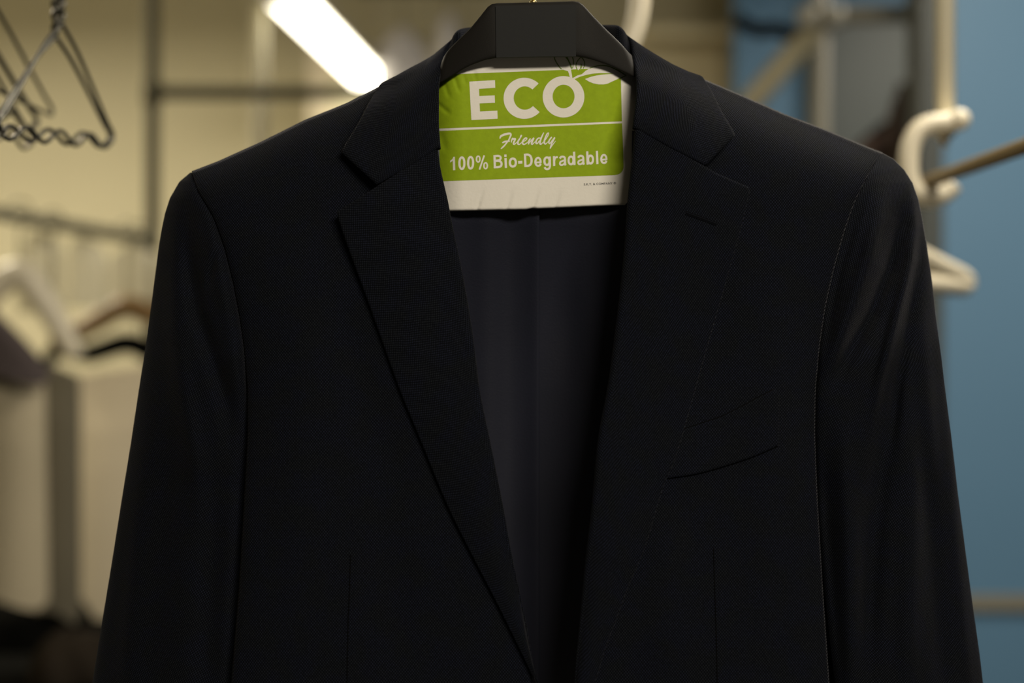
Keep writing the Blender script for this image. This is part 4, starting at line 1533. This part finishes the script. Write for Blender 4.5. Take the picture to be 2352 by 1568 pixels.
V_.to_mesh(mk)
V_.free()
obj('end_knob', mk, M['white'], brk)
ra = at(2420, 312, 1.235)
rbp = at(2130, 418, 1.545)
rdir = (rbp - ra).normalized()
rend = ra + rdir * 1.35
tag(obj('brown_rail', tube_mesh('brown_rail', [ra, ra.lerp(rend, 0.5), rend], 0.0075, 14), M['brownpipe']), 'thin brown rail running back at the right from the ivory bracket', 'rail')


def tube_hanger(label, cx, Y, z_rail, half, drop, ang, r, mat):
    root = empty('tubular_hanger', Vector((cx, Y, z_rail)))
    tag(root, label, 'hanger')
    ca, sa = math.cos(ang), math.sin(ang)

    def P(x, z):
        return Vector((cx + x * ca, Y + x * sa, z_rail + z))
    nk = -0.068
    pts = [P(0, nk), P(half * 0.45, nk - drop * 0.40), P(half * 0.90, nk - drop * 0.80), P(half * 0.975, nk - drop * 0.89), P(half, nk - drop * 0.99), P(half * 0.975, nk - drop * 1.10), P(half * 0.90, nk - drop * 1.14), P(half * 0.4, nk - drop * 1.145), P(0, nk - drop * 1.145)]
    for s_ in (1, -1):
        pp = [P(0, 0)] * 0 + [Vector((cx + (q.x - cx) * s_, Y + (q.y - Y) * s_, q.z)) for q in pts]
        obj('arm', tube_mesh('arm', crv(np.array([tuple(q) for q in pp]), 60), r, 14), mat, root)
    g = [P(0, nk - 0.004), P(0, -0.012), P(0.006, 0.0)]
    for a in np.linspace(0.0, math.pi, 9):
        g.append(P(0.012 * math.cos(a), 0.003 + 0.012 * math.sin(a)))
    obj('hook', tube_mesh('hook', crv(np.array([tuple(q) for q in g]), 40), 0.0032, 10), mat, root)
    return root


qh = ra.lerp(rend, (1.62 - ra.y) / (rend.y - ra.y))
tube_hanger('ivory tubular plastic hanger poking out beside the right sleeve', qh.x, 1.62, qh.z + 0.002, 0.185, 0.033, math.radians(51), 0.0125, M['white'])

# white hook-shaped pipe behind the hanger
tag(obj('bent_pipe', tube_mesh('bent_pipe', crv(np.array([tuple(at(x, y, 1.32)) for x, y in ((1462, -180), (1468, -90), (1470, -20), (1466, 30), (1455, 75), (1436, 125), (1410, 190), (1390, 260), (1388, 330))]), 50), 0.0105, 18), M['white']), 'glossy whitish bent pipe rising behind the collar right of the hanger', 'pipe')

# ------------------------------------------------------------------ background right: shelf frame
YS = 3.0
fr = empty('shelf_frame', at(1885, 100, YS))
tag(fr, 'grey-beige pipe shelf frame with a diagonal brace at upper right', 'frame')
obj('top_rail', tube_mesh('top_rail', [at(1880, 36, YS), at(2600, 22, YS)], 0.019, 14), M['greypipe'], fr)
pp0 = at(1885, 0, YS)
obj('post', tube_mesh('post', [(pp0.x, YS + 0.0, 0.0), (pp0.x, YS, 2.84)], 0.0165, 14), M['greypipe'], fr)
obj('diagonal_brace', tube_mesh('diagonal_brace', [at(1874, 62, YS), at(1700, 262, YS), at(1560, 430, YS)], 0.026, 14), M['tanpipe'], fr)
for x, y in ((1856, 42), (1912, 40)):
    q = at(x, y, YS - 0.02)
    obj('joint', tube_mesh('joint', [q + Vector((0, 0, -0.022)), q + Vector((0, 0, -0.018)), q + Vector((0, 0, 0.018)), q + Vector((0, 0, 0.022))], [0.018, 0.024, 0.024, 0.018], 16), M['greypipe'], fr)

# dark coat on a brown hanger far right
coat = hang_cloth('dark_coat', 'black coat hanging behind the right shoulder, in front of the grey door', 'coat', at(2060, 0, 3.0).x, 3.04, at(0, 262, 3.0).z, at(0, 1100, 3.0).z, 0.22, 0.26, 0.10, M['black'], 40, 0.012, slope=0.10)
wh = empty('dark_wooden_hanger', at(2085, 200, 2.96))
tag(wh, 'dark brown wooden hanger end standing up over the black coat', 'hanger')
obj('neck_block', tube_mesh('neck_block', crv(np.array([tuple(at(x, y, 2.96)) for x, y in ((2082, 192), (2081, 230), (2077, 275), (2075, 330), (2072, 400))]), 30), [0.016 + 0.017 * min(1, i / 9) for i in range(30)], 14), M['darkwood'], wh)
obj('arm', tube_mesh('arm', crv(np.array([tuple(at(x, y, 2.97)) for x, y in ((2080, 290), (2020, 325), (1950, 370), (1880, 410))]), 20), 0.017, 12), M['darkwood'], wh)
hp = at(2082, 200, 3.0)
tr = at(2082, 32, 3.0).z
obj('hook', tube_mesh('hook', crv(np.array([(hp.x, 2.965, hp.z), (hp.x, 2.975, tr - 0.05), (hp.x, 2.972, tr), (hp.x, 2.985, tr + 0.024), (hp.x, 3.015, tr + 0.024), (hp.x, 3.03, tr)]), 40), 0.002, 8), M['chrome'], wh)

# dark beam and black hook shape on the tan boarding
tag(obj('dark_ledge', box_mesh('dark_ledge', at(1480, 0, 4.45).x, at(1760, 0, 4.45).x, 4.45, 4.598, at(0, 86, 4.45).z, at(0, 62, 4.45).z, 0.006), M['brownwall'], smooth=False), 'narrow tan ledge along the boarding above the right shoulder', 'ledge')
tag(obj('black_strap', tube_mesh('black_strap', crv(np.array([tuple(at(x, y, 3.0)) for x, y in ((1690, 40), (1712, 58), (1745, 70), (1785, 66), (1812, 78), (1838, 100))]), 40), 0.016, 12), M['black']), 'dark curved strap hanging near the diagonal brace', 'strap')
